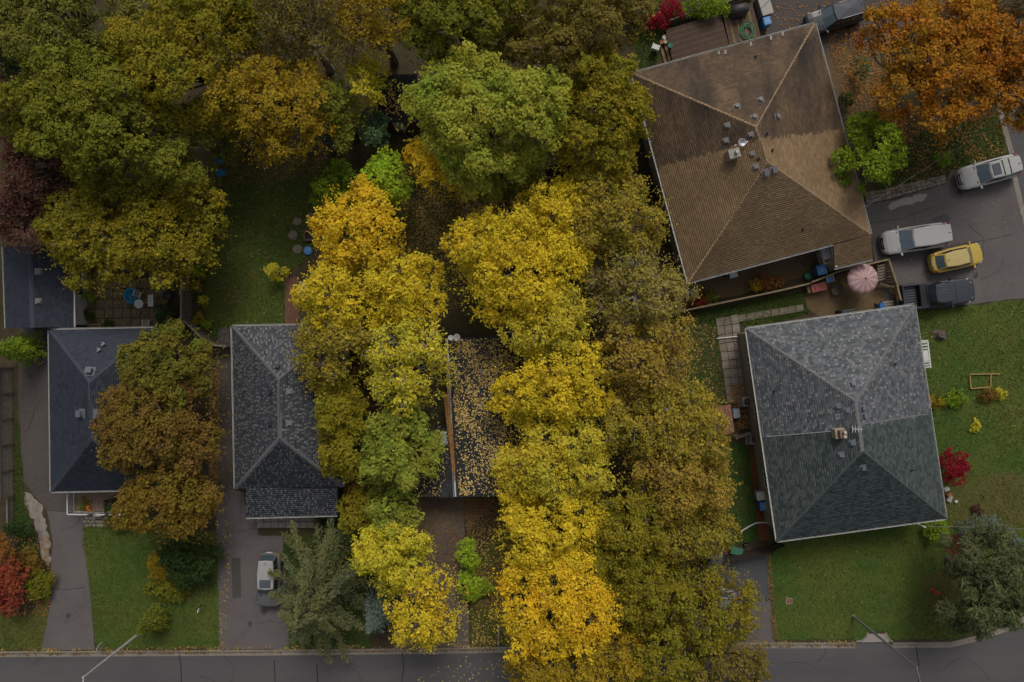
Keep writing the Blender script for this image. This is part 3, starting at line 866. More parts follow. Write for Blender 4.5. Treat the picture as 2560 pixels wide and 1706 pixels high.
# ---- house with the speckled roof
ze, zr = 2.8, 5.0
TL, TR, BR, BL = W([(580, 816), (863, 811), (856, 1217), (588, 1222)], ze)
Y1, Y2 = W([(698, 950), (699, 1096)], zr)
e0, e1 = BL + (BR - BL) * .10, BL + (BR - BL) * .955
E0, E1 = W([(614, 1294), (843, 1288)], 2.2)
f2 = [[TL, TR, Y1], [TR, BR, Y2, Y1], [BR, BL, Y2], [BL, TL, Y1, Y2], [E0, E1, e1, e0]]
h2, r2, c2 = house('house', 'bungalow with a black roof speckled white all over, tall tree on its right', f2, [inset([TL, TR, BR, BL], .4)], [m_sh_speck], m_siding, m_cap_speck,
                   [(TL, Y1), (TR, Y1), (BR, Y2), (BL, Y2), (Y2, Y1)], [(TL, TR), (TR, BR), (BL, TL), (E0, E1)], ze, tabw=(.24, .42), expo=.17, seed=4, fleck=(m_sh_fleck, .62, (.1, .16), False))
for x, y in ((695, 918), (677, 979), (677, 1059), (704, 1138)):
    p, n = hit(x, y, f2); box_vent(h2, p, n, m_vent_dark, .34, .2)
for x, y in ((723, 979), (723, 1058)):
    p, n = hit(x, y, f2); box_vent(h2, p, n, m_vent_met, .32, .14)
for q in ((E0, .25), (E1, -.25)):
    mb = MB(); mb.bar((q[0].x + q[1], q[0].y + .25, 0), (q[0].x + q[1], q[0].y + .25, 2.1), .14, .14)
    mb.build('porch_post', m_white, h2, world=True)
mb = MB(); a_, b_ = P(846, 1222, 0), P(852, 1285, 0)
for i in range(7): mb.bar(Vector((a_.x, a_.y - .02, .25 + i * .28)), Vector((a_.x, b_.y, .25 + i * .28)), .05, .2)
mb.build('porch_screen', M('porch_wood', (.3, .24, .17), (.24, .19, .13), 5, .8), h2, world=True)
w = inset([TL, TR, BR, BL], .4)
wall_window(h2, w[2], w[3], 1.0, 2.2, .3, 2.0, 1); wall_window(h2, w[0], w[1], 1.1, 2.1, .4, 1.2, 1); wall_window(h2, w[1], w[2], 1.1, 2.1, .5, 1.2, 1)

# ---- house of the middle lot: black gable roof strewn with leaves, lower carport roof at its left
ze, zr = 3.0, 3.85
TLm, BLm = W([(1120, 846), (1141, 1243)], ze)
TRm, BRm = W([(1352, 838), (1372, 1241)], ze)
Y1, Y2 = W([(1240, 842), (1262, 1242)], zr)
f3 = [[BLm, TLm, Y1, Y2], [TRm, BRm, Y2, Y1]]
h3, r3, c3_ = house('house', 'house under a black gable roof strewn with yellow leaves', f3, [inset([TLm, TRm, BRm, BLm], .35)], [m_sh_black], m_brick_red, m_sh_black,
                    [(Y2, Y1)], [(TRm, BRm)], ze, seed=5)
g3 = gutter(h3, BLm, TLm, m_white, .2, .12)
w = inset([TLm, TRm, BRm, BLm], .35)
wall_window(h3, w[2], w[3], 1.0, 2.2, .5, 1.8, 1); wall_window(h3, w[0], w[1], 1.0, 2.2, .5, 1.4, 1)
p, n = hit(1202, 929, f3); box_vent(h3, p, n, m_vent_met, .3, .14)
CP = W([(1084, 1070), (1131, 1070), (1138, 1243), (1046, 1243)], 2.45)
CP = [CP[0], CP[1], Vector((CP[2].x, CP[2].y, 2.45)), CP[3]]
cf = [[CP[3], CP[0], CP[1] + Vector((0, 0, .12)), CP[2] + Vector((0, 0, .12))]]
d = MB(); d.poly([p for p in cf[0]][::-1]); d.poly([p + Vector((0, 0, -.15)) for p in cf[0]])
for i in range(4):
    a, b = cf[0][i], cf[0][(i + 1) % 4]; d.poly([a, b, b + Vector((0, 0, -.15)), a + Vector((0, 0, -.15))])
cr_ = d.build('carport_roof', m_sh_black, h3, world=True)
Q, C = shingle_rows(cf, np.random.default_rng(9))
shingles('shingles', Q, m_sh_black, cr_, c3_)
for q in (CP[0], CP[3]):
    mb = MB(); mb.bar((q.x + .25, q.y + (.2 if q is CP[3] else -.2), 0), (q.x + .25, q.y + (.2 if q is CP[3] else -.2), 2.3), .12, .12); mb.build('carport_post', m_white, h3, world=True)
sp = P(1109, 1096, 2.6)
mb = MB(); mb.box((sp.x, sp.y, 2.58), (.5, .95, .14)); sk = mb.build('skylight', m_alu, h3, world=True, bevel=.02)
mb = MB(); mb.box((sp.x, sp.y, 2.66), (.4, .84, .02)); mb.build('pane', M('skylight_glass', (.3, .36, .35), (.24, .3, .3), 3, .1, spec=.7), sk, world=True)
def pl3(X, Y):
    ex = BLm.x + (TLm.x - BLm.x) * (Y - BLm.y) / (TLm.y - BLm.y); rx = Y2.x + (Y1.x - Y2.x) * (Y - Y2.y) / (Y1.y - Y2.y)
    ez = TRm.x + (BRm.x - TRm.x) * (Y - TRm.y) / (BRm.y - TRm.y)
    return np.where(X < rx, ze + (zr - ze) * (X - ex) / (rx - ex), zr - (zr - ze) * (X - rx) / (ez - rx)) + .012
PL3Z = .5 * (ze + zr)
fallen([(1124, 850), (1350, 842), (1370, 1238), (1146, 1240)], 4600, m_fl_straw, PL3Z, 60, plane=pl3, clump=.75)
fallen([(1124, 850), (1350, 842), (1370, 1080), (1140, 1080)], 2400, m_fl_tan, PL3Z, 61, plane=pl3, clump=.8)
fallen([(1050, 1080), (1128, 1075), (1134, 1240), (1050, 1240)], 320, m_fl_straw, 2.5, 62, plane=lambda X, Y: np.full(len(X), 2.56))
fallen([(1108, 985), (1119, 985), (1143, 1180), (1132, 1180)], 1500, m_fl_org, 2.97, 63, (.07, .13))
fallen([(1112, 905), (1122, 905), (1142, 1200), (1136, 1200)], 500, m_fl_org, 2.97, 64, (.07, .13))

# ---- brown semi-detached house, upper right
ze, zr = 3.5, 5.75
TL, TR, BR, BL = W([(1581, 184), (2037, 59), (2177, 586), (1721, 707)], ze)
Y1, Y2 = W([(1892, 318), (1918, 404)], zr)
e0 = BL + (BR - BL) * .795
sl = (Y2 - (BL + BR) / 2); 
dwn = (BL - TL).normalized()
E0, E1 = W([(2087, 671), (2182, 648)], 2.9)
f4 = [[TL, TR, Y1], [TR, BR, Y2, Y1], [BR, BL, Y2], [BL, TL, Y1, Y2], [E0, E1, BR, e0]]
PA, PB = hit(1652, 417, f4)[0], hit(2098, 324, f4)[0]
h4, r4, c4 = house('house', 'large semi under a brown hip roof, one half darker than the other', f4, [inset([TL, TR, BR, BL], .45)], [m_sh_brown, m_sh_tan], m_siding, m_cap_tan,
                   [(TL, Y1), (TR, Y1), (BR, Y2), (BL, Y2), (Y2, Y1)], [(TL, TR), (TR, BR), (e0, BL), (BL, TL), (E0, E1)], ze,
                   split=((PA.x, PA.y), (PB.x, PB.y)), seed=6, turn=R(15), tabw=(.24, .36), expo=.15)
for x, y in ((1842, 267), (1901, 251), (1886, 294), (1818, 314), (1877, 337), (1815, 352), (1881, 385), (1890, 417), (1943, 292)):
    p, n = hit(x, y, f4); box_vent(h4, p, n, m_vent_met, .34, .18)
for x, y in ((1913, 432), (1934, 425)):
    p, n = hit(x, y, f4); box_vent(h4, p, n, m_vent_met, .44, .3)
for x, y in ((1888, 143), (1916, 336), (1930, 377), (1896, 398), (2006, 574)):
    p, n = hit(x, y, f4); pipe_vent(h4, p, m_vent_dark, .06, .22)
p, n = hit(1826, 392, f4)
mb = MB(); mb.box((0, 0, .1), (.75, .6, 1.5), R(15)); ch = mb.build('chimney', m_chim_face, h4); ch.location = p - h4.location
mb = MB(); mb.box((0, 0, .89), (.82, .66, .08), R(15)); mb.build('chimney_cap', m_conc, ch)
mb = MB(); mb.lathe([(.12, 0), (.12, .3), (.09, .3)], (.1, .05, .92), 10); mb.build('flue', m_flue, ch)
dp, n = hit(1848, 366, f4)
mb = MB(); mb.tube([(0, 0, 0), (0, 0, .55)], .025); mb.lathe([(.02, .0), (.2, .05), (.28, .14), (.27, .145), (.0, .02)], (0, .1, .5), 16, cap=False)
mb.tube([(0, .1, .55), (.15, .35, .75)], .015); mb.box((-.25, 0, .35), (.5, .06, .12), .3); mb.box((.3, .05, .4), (.55, .07, .05), .9)
o = mb.build('aerial', m_alu, h4); o.location = dp - h4.location
w = inset([TL, TR, BR, BL], .45)
for t in (.2, .38, .86): wall_window(h4, w[3], w[0], 1.5, 2.6, t, 1.3, 1)
for t in (.25, .6): wall_window(h4, w[2], w[3], 1.5, 2.6, t, 1.4, 1)
for t in (.2, .5, .75): wall_window(h4, w[0], w[1], 1.5, 2.6, t, 1.3, 1)
# projecting entrance at the corner: white porch box beside the lower roof
en = W([(2051, 626), (2080, 618), (2090, 652), (2062, 662)], 2.4)
mb = MB(); mb.prism([(p.x, p.y) for p in W([(2062, 615), (2084, 609), (2094, 650), (2072, 656)], 0)], .8, .95); mb.build('porch_landing', m_conc, h4, world=True)
q = W([(2046, 614), (2062, 660)], 1.7)
mb = MB()
for i in range(2):
    mb.bar(q[i], q[i] + Vector((.95, .25, 0)), .06, .06)
mb.bar(q[0], q[1], .07, .07)
for t in np.linspace(0, 1, 9):
    a = q[0].lerp(q[1], t); mb.bar(Vector((a.x, a.y, .9)), a, .04, .04)
mb.build('porch_railing', m_white, h4, world=True)
lp = W([(2050, 613), (2078, 606), (2083, 644), (2060, 650)], 2.2)
mb = MB(); mb.prism([(p.x, p.y) for p in lp], 2.1, 2.2); mb.build('porch_canopy', M('canopy_grey', (.42, .45, .5), (.36, .39, .44), 3, .3), h4, world=True)
fw = W([(2082, 612), (2090, 668)], 2.9)
mb = MB(); mb.bar(Vector((fw[0].x, fw[0].y, 2.85)), Vector((fw[1].x, fw[1].y, 2.85)), .16, .22); mb.build('fascia', m_white, h4, world=True)
q = inset([E0, E1, BR, e0], .3)
for a, b in ((q[3], q[0]), (q[0], q[1]), (q[1], q[2])):
    mb = MB(); mb.bar(Vector((a.x, a.y, 1.35)), Vector((b.x, b.y, 1.35)), .12, 2.7); mb.build('wall', m_siding, h4, world=True)
# gutter brackets and clips on the upper eave
for x, y, l in ((1795, 126, 10), (1812, 123, 12), (1876, 104, 12), (1926, 88, 12), (1955, 78, 12)):
    a = P(x, y + 1, ze + .02); mb = MB(); mb.tube([a, P(x, y + l, ze + .25), P(x + 3, y + l, ze + .25), P(x + 3, y + 2, ze + .03)], .02, 5)
    mb.build('gutter_clip', m_white, h4, world=True)

# ---- grey semi-detached house, lower right
ze, zr = 3.5, 5.45
TL, TR, BR, BL = W([(1866, 822), (2286, 763), (2365, 1296), (1943, 1353)], ze)
Y1, Y2 = W([(2140, 1004), (2157, 1129)], zr)
f5 = [[TL, TR, Y1], [TR, BR, Y2, Y1], [BR, BL, Y2], [BL, TL, Y1, Y2]]
PA, PM, PB = hit(1914, 1093, f5)[0], hit(2148, 1062, f5)[0], hit(2318, 1036, f5)[0]
h5, r5, c5 = house('house', 'large semi under a hip roof, grey in its upper half and slate green below', f5, [inset([TL, TR, BR, BL], .45)], [m_sh_grey, m_sh_green], m_siding, m_cap_grey,
                   [(TL, Y1), (TR, Y1), (BR, Y2, m_sh_green), (BL, Y2, m_sh_green), (Y2, Y1), (PM, PB)], [(TL, TR), (TR, BR), (BR, BL), (BL, TL)], ze,
                   split=((PA.x, PA.y), (PB.x, PB.y)), seed=7, turn=R(8), tabw=(.2, .36), expo=.16, fleck=(m_sh_greyf, .24, (.12, .22), True))
for x, y in ((2131, 960), (2095, 1015), (2118, 1026), (2156, 1021), (2160, 1040), (2131, 1107), (2103, 1137), (2157, 1169)):
    p, n = hit(x, y, f5); box_vent(h5, p, n, m_vent_blue, .34, .2)
for x, y in ((2236, 911), (1934, 978), (2278, 1175)):
    p, n = hit(x, y, f5); pipe_vent(h5, p, m_vent_dark, .06, .25)
p, n = hit(2092, 1082, f5)
mb = MB(); mb.box((0, 0, -.05), (.7, .68, 1.2), R(8)); ch = mb.build('chimney', m_chim_face, h5); ch.location = p - h5.location
mb = MB(); mb.box((.06, 0, .72), (.5, .58, .34), R(8)); mb.build('chimney_stack', m_chim, ch, bevel=.02)
for k in (-1, 1):
    mb = MB(); mb.lathe([(.11, 0), (.11, .25), (.08, .25)], (.08, k * .15, .88), 10); mb.build('flue', m_flue, ch)
p, n = hit(2128, 1070, f5)
mb = MB(); mb.tube([(0, 0, 0), (0, 0, .8)], .025)
for k in range(4): mb.bar((-.3 + k * .2, -.25 + k * .03, .8), (-.3 + k * .2, .25 - k * .03, .8), .03)
mb.bar((-.35, 0, .8), (.4, 0, .8), .03)
o = mb.build('aerial', m_white, h5); o.location = p - h5.location
w = inset([TL, TR, BR, BL], .45)
for t in (.25, .6, .85): wall_window(h5, w[3], w[0], 1.5, 2.6, t, 1.2, 1)
for t in (.2, .55, .8): wall_window(h5, w[2], w[3], 1.4, 2.7, t, 1.7, 1)
for t in (.3, .75): wall_window(h5, w[0], w[1], 1.5, 2.6, t, 1.3, 1)
for t in (.62, .85): wall_window(h5, w[1], w[2], 1.4, 2.7, t, 1.6, 1)
# flashing strip where the two roofs meet on the left plane
a, b = hit(1915, 1092, f5)[0], hit(2082, 1078, f5)[0]
mb = MB(); mb.bar(a + Vector((0, 0, .03)), b + Vector((0, 0, .03)), .05, .05); mb.build('party_trim', m_alu, h5, world=True)
# white slatted bay frame on the right wall
q = W([(2300, 853), (2318, 852), (2326, 920), (2309, 924)], 2.6)
mb = MB()
mb.prism([(p.x, p.y) for p in [q[0].lerp(q[3], .34), q[1].lerp(q[2], .34), q[1].lerp(q[2], .72), q[0].lerp(q[3], .72)]], 2.55, 2.63)
for t in (0, .06, .16, .27, .76, .86, .95):
    a, b = q[0].lerp(q[3], t), q[1].lerp(q[2], t); mb.bar(a, b, .1, .06)
mb.bar(q[0], q[3], .12, .06); mb.bar(q[1], q[2], .1, .12)
for c in (q[1], q[2]): mb.bar(Vector((c.x, c.y, 0)), c, .1, .1)
mb.build('porch_canopy', m_white, h5, world=True)
# service mast on the lower eave
a = P(2292, 1308, 3.5)
mb = MB(); mb.tube([(a.x, a.y - .1, 2.4), (a.x - .05, a.y, 4.3)], .035, 8); mb.tube([(a.x - .05, a.y, 4.3), (a.x + .12, a.y - .1, 4.42)], .04, 8)
mb.build('service_mast', m_white, h5, world=True)

# ---- sheds
def shed(label, roof_px, z, wall_mat, roof_mat, name='garden_shed'):
    q = W(roof_px, z); c = sum(q, Vector()) / 4; c.z = 0
    t = thing(name, label, 'shed', c)
    f = [q[3], q[2], q[1] + Vector((0, 0, .35)), q[0] + Vector((0, 0, .35))]
    d = MB(); d.hexa([p + Vector((0, 0, -.08)) for p in f], f)
    rf = d.build('roof', m_deck_under, t, world=True)
    Q, C = shingle_rows([f], np.random.default_rng(3)); shingles('shingles', Q, roof_mat, rf, c)
    w = inset(q, .18)
    for i in range(4):
        a, b = w[i], w[(i + 1) % 4]; mb = MB(); mb.bar(Vector((a.x, a.y, z / 2 - .06)), Vector((b.x, b.y, z / 2 - .06)), .08, z - .12); mb.build('wall', wall_mat, t, world=True)
    a, b = w[3].lerp(w[2], .35), w[3].lerp(w[2], .65)
    mb = MB(); mb.bar(Vector((a.x, a.y - .05, z * .42)), Vector((b.x, b.y - .05, z * .42)), .05, z * .8); mb.build('door', m_white, t, world=True)
    return t
m_redwood = M('dark_red_boards', (.17, .05, .04), (.12, .036, .03), 5, .8)
m_maroon_roof = M('maroon_shingle', (.09, .032, .03), (.06, .024, .022), island=True, rough=.85)
fallen([(962, 230), (1008, 230), (1008, 300), (962, 300)], 90, m_fl_yel, 2.7, 70, plane=lambda X, Y: np.full(len(X), 2.66))
shed('dark red shed with a black roof, beside the big green tree', [(938, 190), (1044, 190), (1044, 306), (938, 306)], 2.35, m_redwood, m_sh_black)
shed('small shed with a maroon roof between the green and the yellow tree', [(1362, 418), (1432, 412), (1440, 492), (1372, 500)], 2.1, m_redwood, m_maroon_roof)
shed('tiny dark shed half hidden below the gold tree', [(806, 338), (842, 336), (843, 362), (808, 364)], 1.9, m_redwood, m_sh_navy)
shed('corner of a slate blue shed roof at the top edge, left of the red bushes', [(1560, -40), (1640, -50), (1622, 12), (1585, 30)], 2.2, m_siding, m_sh_navy)
# rusty red lean-to roof in the side yard
q = W([(1785, 1018), (1825, 1010), (1836, 1080), (1792, 1094)], 1.7); c = sum(q, Vector()) / 4; c.z = 0
t = thing('lean_to', 'rust red lean-to roof under the edge of the yellow tree, beside a blue bin', 'shed', c)
m_rust_sheet = M('rust_red_sheet', (.22, .085, .055), (.17, .065, .045), 3, .7, c3=(.27, .14, .1), s3=1.2, f3=.6)
for i in range(5):
    a0, a1 = q[0].lerp(q[1], i / 5), q[0].lerp(q[1], (i + .96) / 5); b0, b1 = q[3].lerp(q[2], i / 5), q[3].lerp(q[2], (i + .96) / 5)
    mb = MB(); mb.hexa([b0, b1, a1 + Vector((0, 0, .15)), a0 + Vector((0, 0, .15))], [p + Vector((0, 0, .04)) for p in (b0, b1, a1 + Vector((0, 0, .15)), a0 + Vector((0, 0, .15)))])
    mb.build('panel', m_rust_sheet, t, world=True)
for p in q:
    mb = MB(); s = c.lerp(p, .88); mb.bar(Vector((s.x, s.y, 0)), Vector((s.x, s.y, 1.7)), .08, .08); mb.build('post', m_deck_under, t, world=True)
fallen([(1788, 1022), (1824, 1014), (1832, 1078), (1796, 1088)], 120, m_fl_pale, 1.8, 71, (.06, .11), plane=lambda X, Y: np.full(len(X), 1.9))
# ---------------------------------------------------------------- trees and shrubs
m_bark = M('bark', (.13, .1, .075), (.085, .068, .052), 7, .95, .5, 20)
m_bark_pale = M('pale_bark', (.26, .235, .2), (.19, .17, .14), 7, .95, .4, 20)
LM = {
    'olive':   leaf_mat('olive_leaf', (.33, .285, .03), (.16, .17, .025), (.19, .23, .03)),
    'olivegrey': leaf_mat('grey_olive_leaf', (.28, .25, .05), (.15, .155, .04), (.21, .23, .035)),
    'olivegold': leaf_mat('olive_gold_leaf', (.45, .335, .025), (.23, .195, .022), (.24, .25, .03)),
    'gold':    leaf_mat('gold_leaf', (.54, .355, .025), (.3, .205, .022), (.36, .29, .03)),
    'brownolive': leaf_mat('brown_olive_leaf', (.31, .23, .055), (.19, .155, .05), (.24, .2, .03)),
    'brownyellow': leaf_mat('brown_yellow_leaf', (.55, .37, .075), (.25, .17, .05), (.44, .35, .04), f3=.9),
    'palebrown': leaf_mat('pale_brown_leaf', (.48, .37, .11), (.24, .19, .07), (.4, .36, .05), f3=.9),
    'thinyellow': leaf_mat('thin_yellow_leaf', (.62, .46, .06), (.28, .215, .042), (.3, .28, .035)),
    'green':   leaf_mat('green_leaf', (.2, .25, .035), (.095, .14, .025), (.3, .28, .04)),
    'greenlot': leaf_mat('bright_green_leaf', (.38, .47, .06), (.15, .245, .035), (.56, .49, .07)),
    'greentip': leaf_mat('green_leaf_yellow_tip', (.33, .41, .06), (.13, .22, .035), (.5, .46, .07), f3=.7),
    'darkgreen': leaf_mat('dark_green_leaf', (.055, .1, .025), (.03, .06, .018), (.07, .1, .03)),
    'lime':    leaf_mat('lime_leaf', (.24, .37, .03), (.15, .26, .025), (.3, .36, .03)),
    'limelot': leaf_mat('bright_lime_leaf', (.4, .62, .04), (.22, .43, .03), (.54, .55, .05)),
    'yellow':  leaf_mat('yellow_leaf', (.96, .76, .05), (.62, .44, .03), (.55, .52, .04), f3=.5),
    'yellowgreen': leaf_mat('yellow_green_leaf', (.92, .74, .06), (.5, .44, .04), (.5, .56, .06), f3=.6),
    'brightgold': leaf_mat('bright_gold_leaf', (.97, .69, .035), (.74, .46, .028), (.7, .6, .05), f3=.6),
    'palelot': leaf_mat('pale_yellow_leaf', (.92, .72, .06), (.5, .4, .045), (.48, .5, .06), f3=.7),
    'teal':    leaf_mat('blue_green_leaf', (.13, .22, .12), (.07, .14, .08), (.16, .24, .08)),
    'maroon':  leaf_mat('maroon_leaf', (.16, .062, .052), (.085, .036, .036), (.2, .1, .06)),
    'rust':    leaf_mat('rust_leaf', (.3, .16, .045), (.17, .1, .035), (.24, .19, .03), f3=.9),
    'oliverust': leaf_mat('olive_rust_leaf', (.32, .24, .03), (.16, .145, .025), (.27, .15, .035), f3=.8),
    'greenrust': leaf_mat('green_rust_leaf', (.22, .25, .035), (.1, .14, .025), (.28, .19, .035), f3=.75),
    'orange':  leaf_mat('orange_leaf', (.66, .24, .025), (.36, .135, .022), (.42, .28, .03), f3=.75),
    'greyolive_thin': leaf_mat('faded_leaf', (.26, .22, .12), (.16, .14, .08), (.25, .17, .05)),
    'red':     leaf_mat('red_leaf', (.42, .06, .05), (.24, .035, .035), (.4, .15, .06)),
    'crimson': leaf_mat('crimson_leaf', (.42, .02, .045), (.22, .013, .026), (.32, .02, .035)),
    'redorange': leaf_mat('red_orange_leaf', (.42, .11, .04), (.25, .08, .03), (.25, .2, .04)),
    'needle':  leaf_mat('grey_green_needle', (.155, .175, .09), (.075, .095, .05), (.19, .185, .06), trans=.15),
    'pine':    leaf_mat('pine_needle', (.14, .17, .075), (.08, .11, .05), (.15, .155, .06), trans=.15),
    'bluespruce': leaf_mat('blue_needle', (.17, .22, .19), (.11, .15, .13), (.14, .18, .13), trans=.15),
}

def dome(rx, ry, zb, zt, rng, lobe, tilt=0.0, sparse=0.0):
    """centres and radii of the boughs that make up an uneven crown"""
    n_try = int(30 * rx * ry / lobe ** 2) + 40
    ph = rng.uniform(0, 6.28, 4)
    pts = []
    for _ in range(n_try):
        a = rng.uniform(0, 6.28); rr = math.sqrt(rng.uniform(0, 1))
        out = 1 + .12 * math.sin(2 * a + ph[3]) + .12 * math.sin(3 * a + ph[0]) + .1 * math.sin(5 * a + ph[1]) + .07 * math.sin(9 * a + ph[2])
        x, y = rr * math.cos(a), rr * math.sin(a)
        lr = lobe * rng.uniform(.7, 1.3)
        px, py = x * out * max(.3, rx - lr * .72), y * out * max(.3, ry - lr * .72)
        if all((px - q[0]) ** 2 + (py - q[1]) ** 2 > (.5 * (lr + q[3])) ** 2 for q in pts):
            h = zb + (zt - zb) * max(.03, 1 - .93 * rr * rr) ** .36 - lr * .7 + rng.normal(0, .16) * (zt - zb)
            h = min(h, zt - lr * .5)
            pts.append((px, py, max(zb * .6 + lr * .5, h), lr))
    return pts

def broadleaf(rng, rx, ry, zb, zt, lobe=1.15, leaf=.2, per=12, gap=0.0, knob=.3, dens=1.0, spray=0.0):
    L = dome(rx, ry, zb, zt, rng, lobe)
    pos = []; nrm = []; sz = []; tw = []
    for (x, y, z, lr) in L:
        n = int(dens * 30 * (lr / .45) ** 2 * .55)
        d = rng.normal(size=(n, 3)); d[:, 2] = np.abs(d[:, 2]) * 1.1 - .25; d = unit(d)
        if gap:
            f = np.sin(d[:, 0] * 4 + x * 3) + np.sin(d[:, 1] * 4.3 + y * 2.7) + rng.normal(0, .8, n)
            d = d[f > np.quantile(f, gap)]; n = len(d)
        cc = np.array([x, y, z]) + d * (lr * rng.uniform(.7, 1.08, (n, 1))) * np.array([1, 1, .8])
        tw.append(cc)
        k = per
        p = np.repeat(cc, k, 0) + rng.normal(0, knob * .5, (n * k, 3)) * np.array([1, 1, .7])
        pos.append(p)
        nrm.append(np.repeat(d, k, 0) * .55 + np.array([0, 0, .55]) + rng.normal(0, .45, (n * k, 3)))
        sz.append(leaf * rng.lognormal(-.04, .34, n * k))
    if spray:
        m = int(spray * (rx + ry) * 9)
        a = rng.uniform(0, 6.28, m); rr = rng.uniform(.86, 1.12, m)
        cc = np.stack([np.cos(a) * rr * rx, np.sin(a) * rr * ry, zb + (zt - zb) * rng.uniform(-.1, .45, m)], 1)
        k = 7
        out = np.stack([np.cos(a), np.sin(a), np.zeros(m)], 1)
        t_ = rng.uniform(-.5, .35, (m * k, 1))
        pos.append(np.repeat(cc, k, 0) + np.repeat(out, k, 0) * t_ + rng.normal(0, .09, (m * k, 3)))
        nrm.append(np.array([0, 0, .8]) + rng.normal(0, .5, (m * k, 3)))
        sz.append(leaf * rng.uniform(.6, 1.15, m * k))
    return L, np.concatenate(pos), np.concatenate(nrm), np.concatenate(sz), tw, None

def conifer(rng, rx, ry, zb, zt, leaf=.3, tiers=11, droop=.25, per=9, nb=11, plume=.34):
    pos = []; nrm = []; sz = []; ax = []; L = []
    for t in range(tiers):
        f = (t + .6) / tiers
        z = zt - (zt - zb) * f ** 1.05
        rad = f ** .8
        n = max(4, int(nb * (.45 + .75 * f)))
        a0 = rng.uniform(0, 6.28)
        for b in range(n):
            a = a0 + 6.283 * b / n + rng.normal(0, .12)
            ln = rad * rng.uniform(.72, 1.14)
            end = np.array([math.cos(a) * rx * ln, math.sin(a) * ry * ln, z - droop * rad * rx * .35 + rng.normal(0, .15)])
            st = np.array([0, 0, z + .35])
            L.append((st, end))
            m = max(4, int(np.linalg.norm(end - st) / .16))
            for s in np.linspace(.18, 1, m):
                c = st + (end - st) * s + np.array([0, 0, .25 * math.sin(s * 3.1)])
                wdt = plume * (1.15 - .75 * s) * (.5 + rad)
                k = per
                side = np.array([-math.sin(a), math.cos(a), 0])
                off = rng.normal(0, wdt, k)
                p = c + side * off[:, None] + rng.normal(0, .06, (k, 3))
                p[:, 2] -= np.abs(off) * .25
                pos.append(p)
                out = np.array([math.cos(a), math.sin(a), .05])
                ax.append(out + side * (off[:, None] / max(.1, wdt)) * .5 + rng.normal(0, .25, (k, 3)))
                nrm.append(np.array([0, 0, 1.0]) + rng.normal(0, .4, (k, 3)))
                sz.append(leaf * rng.uniform(.7, 1.3, k))
    return L, np.concatenate(pos), np.concatenate(nrm), np.concatenate(sz), [], np.concatenate(ax)

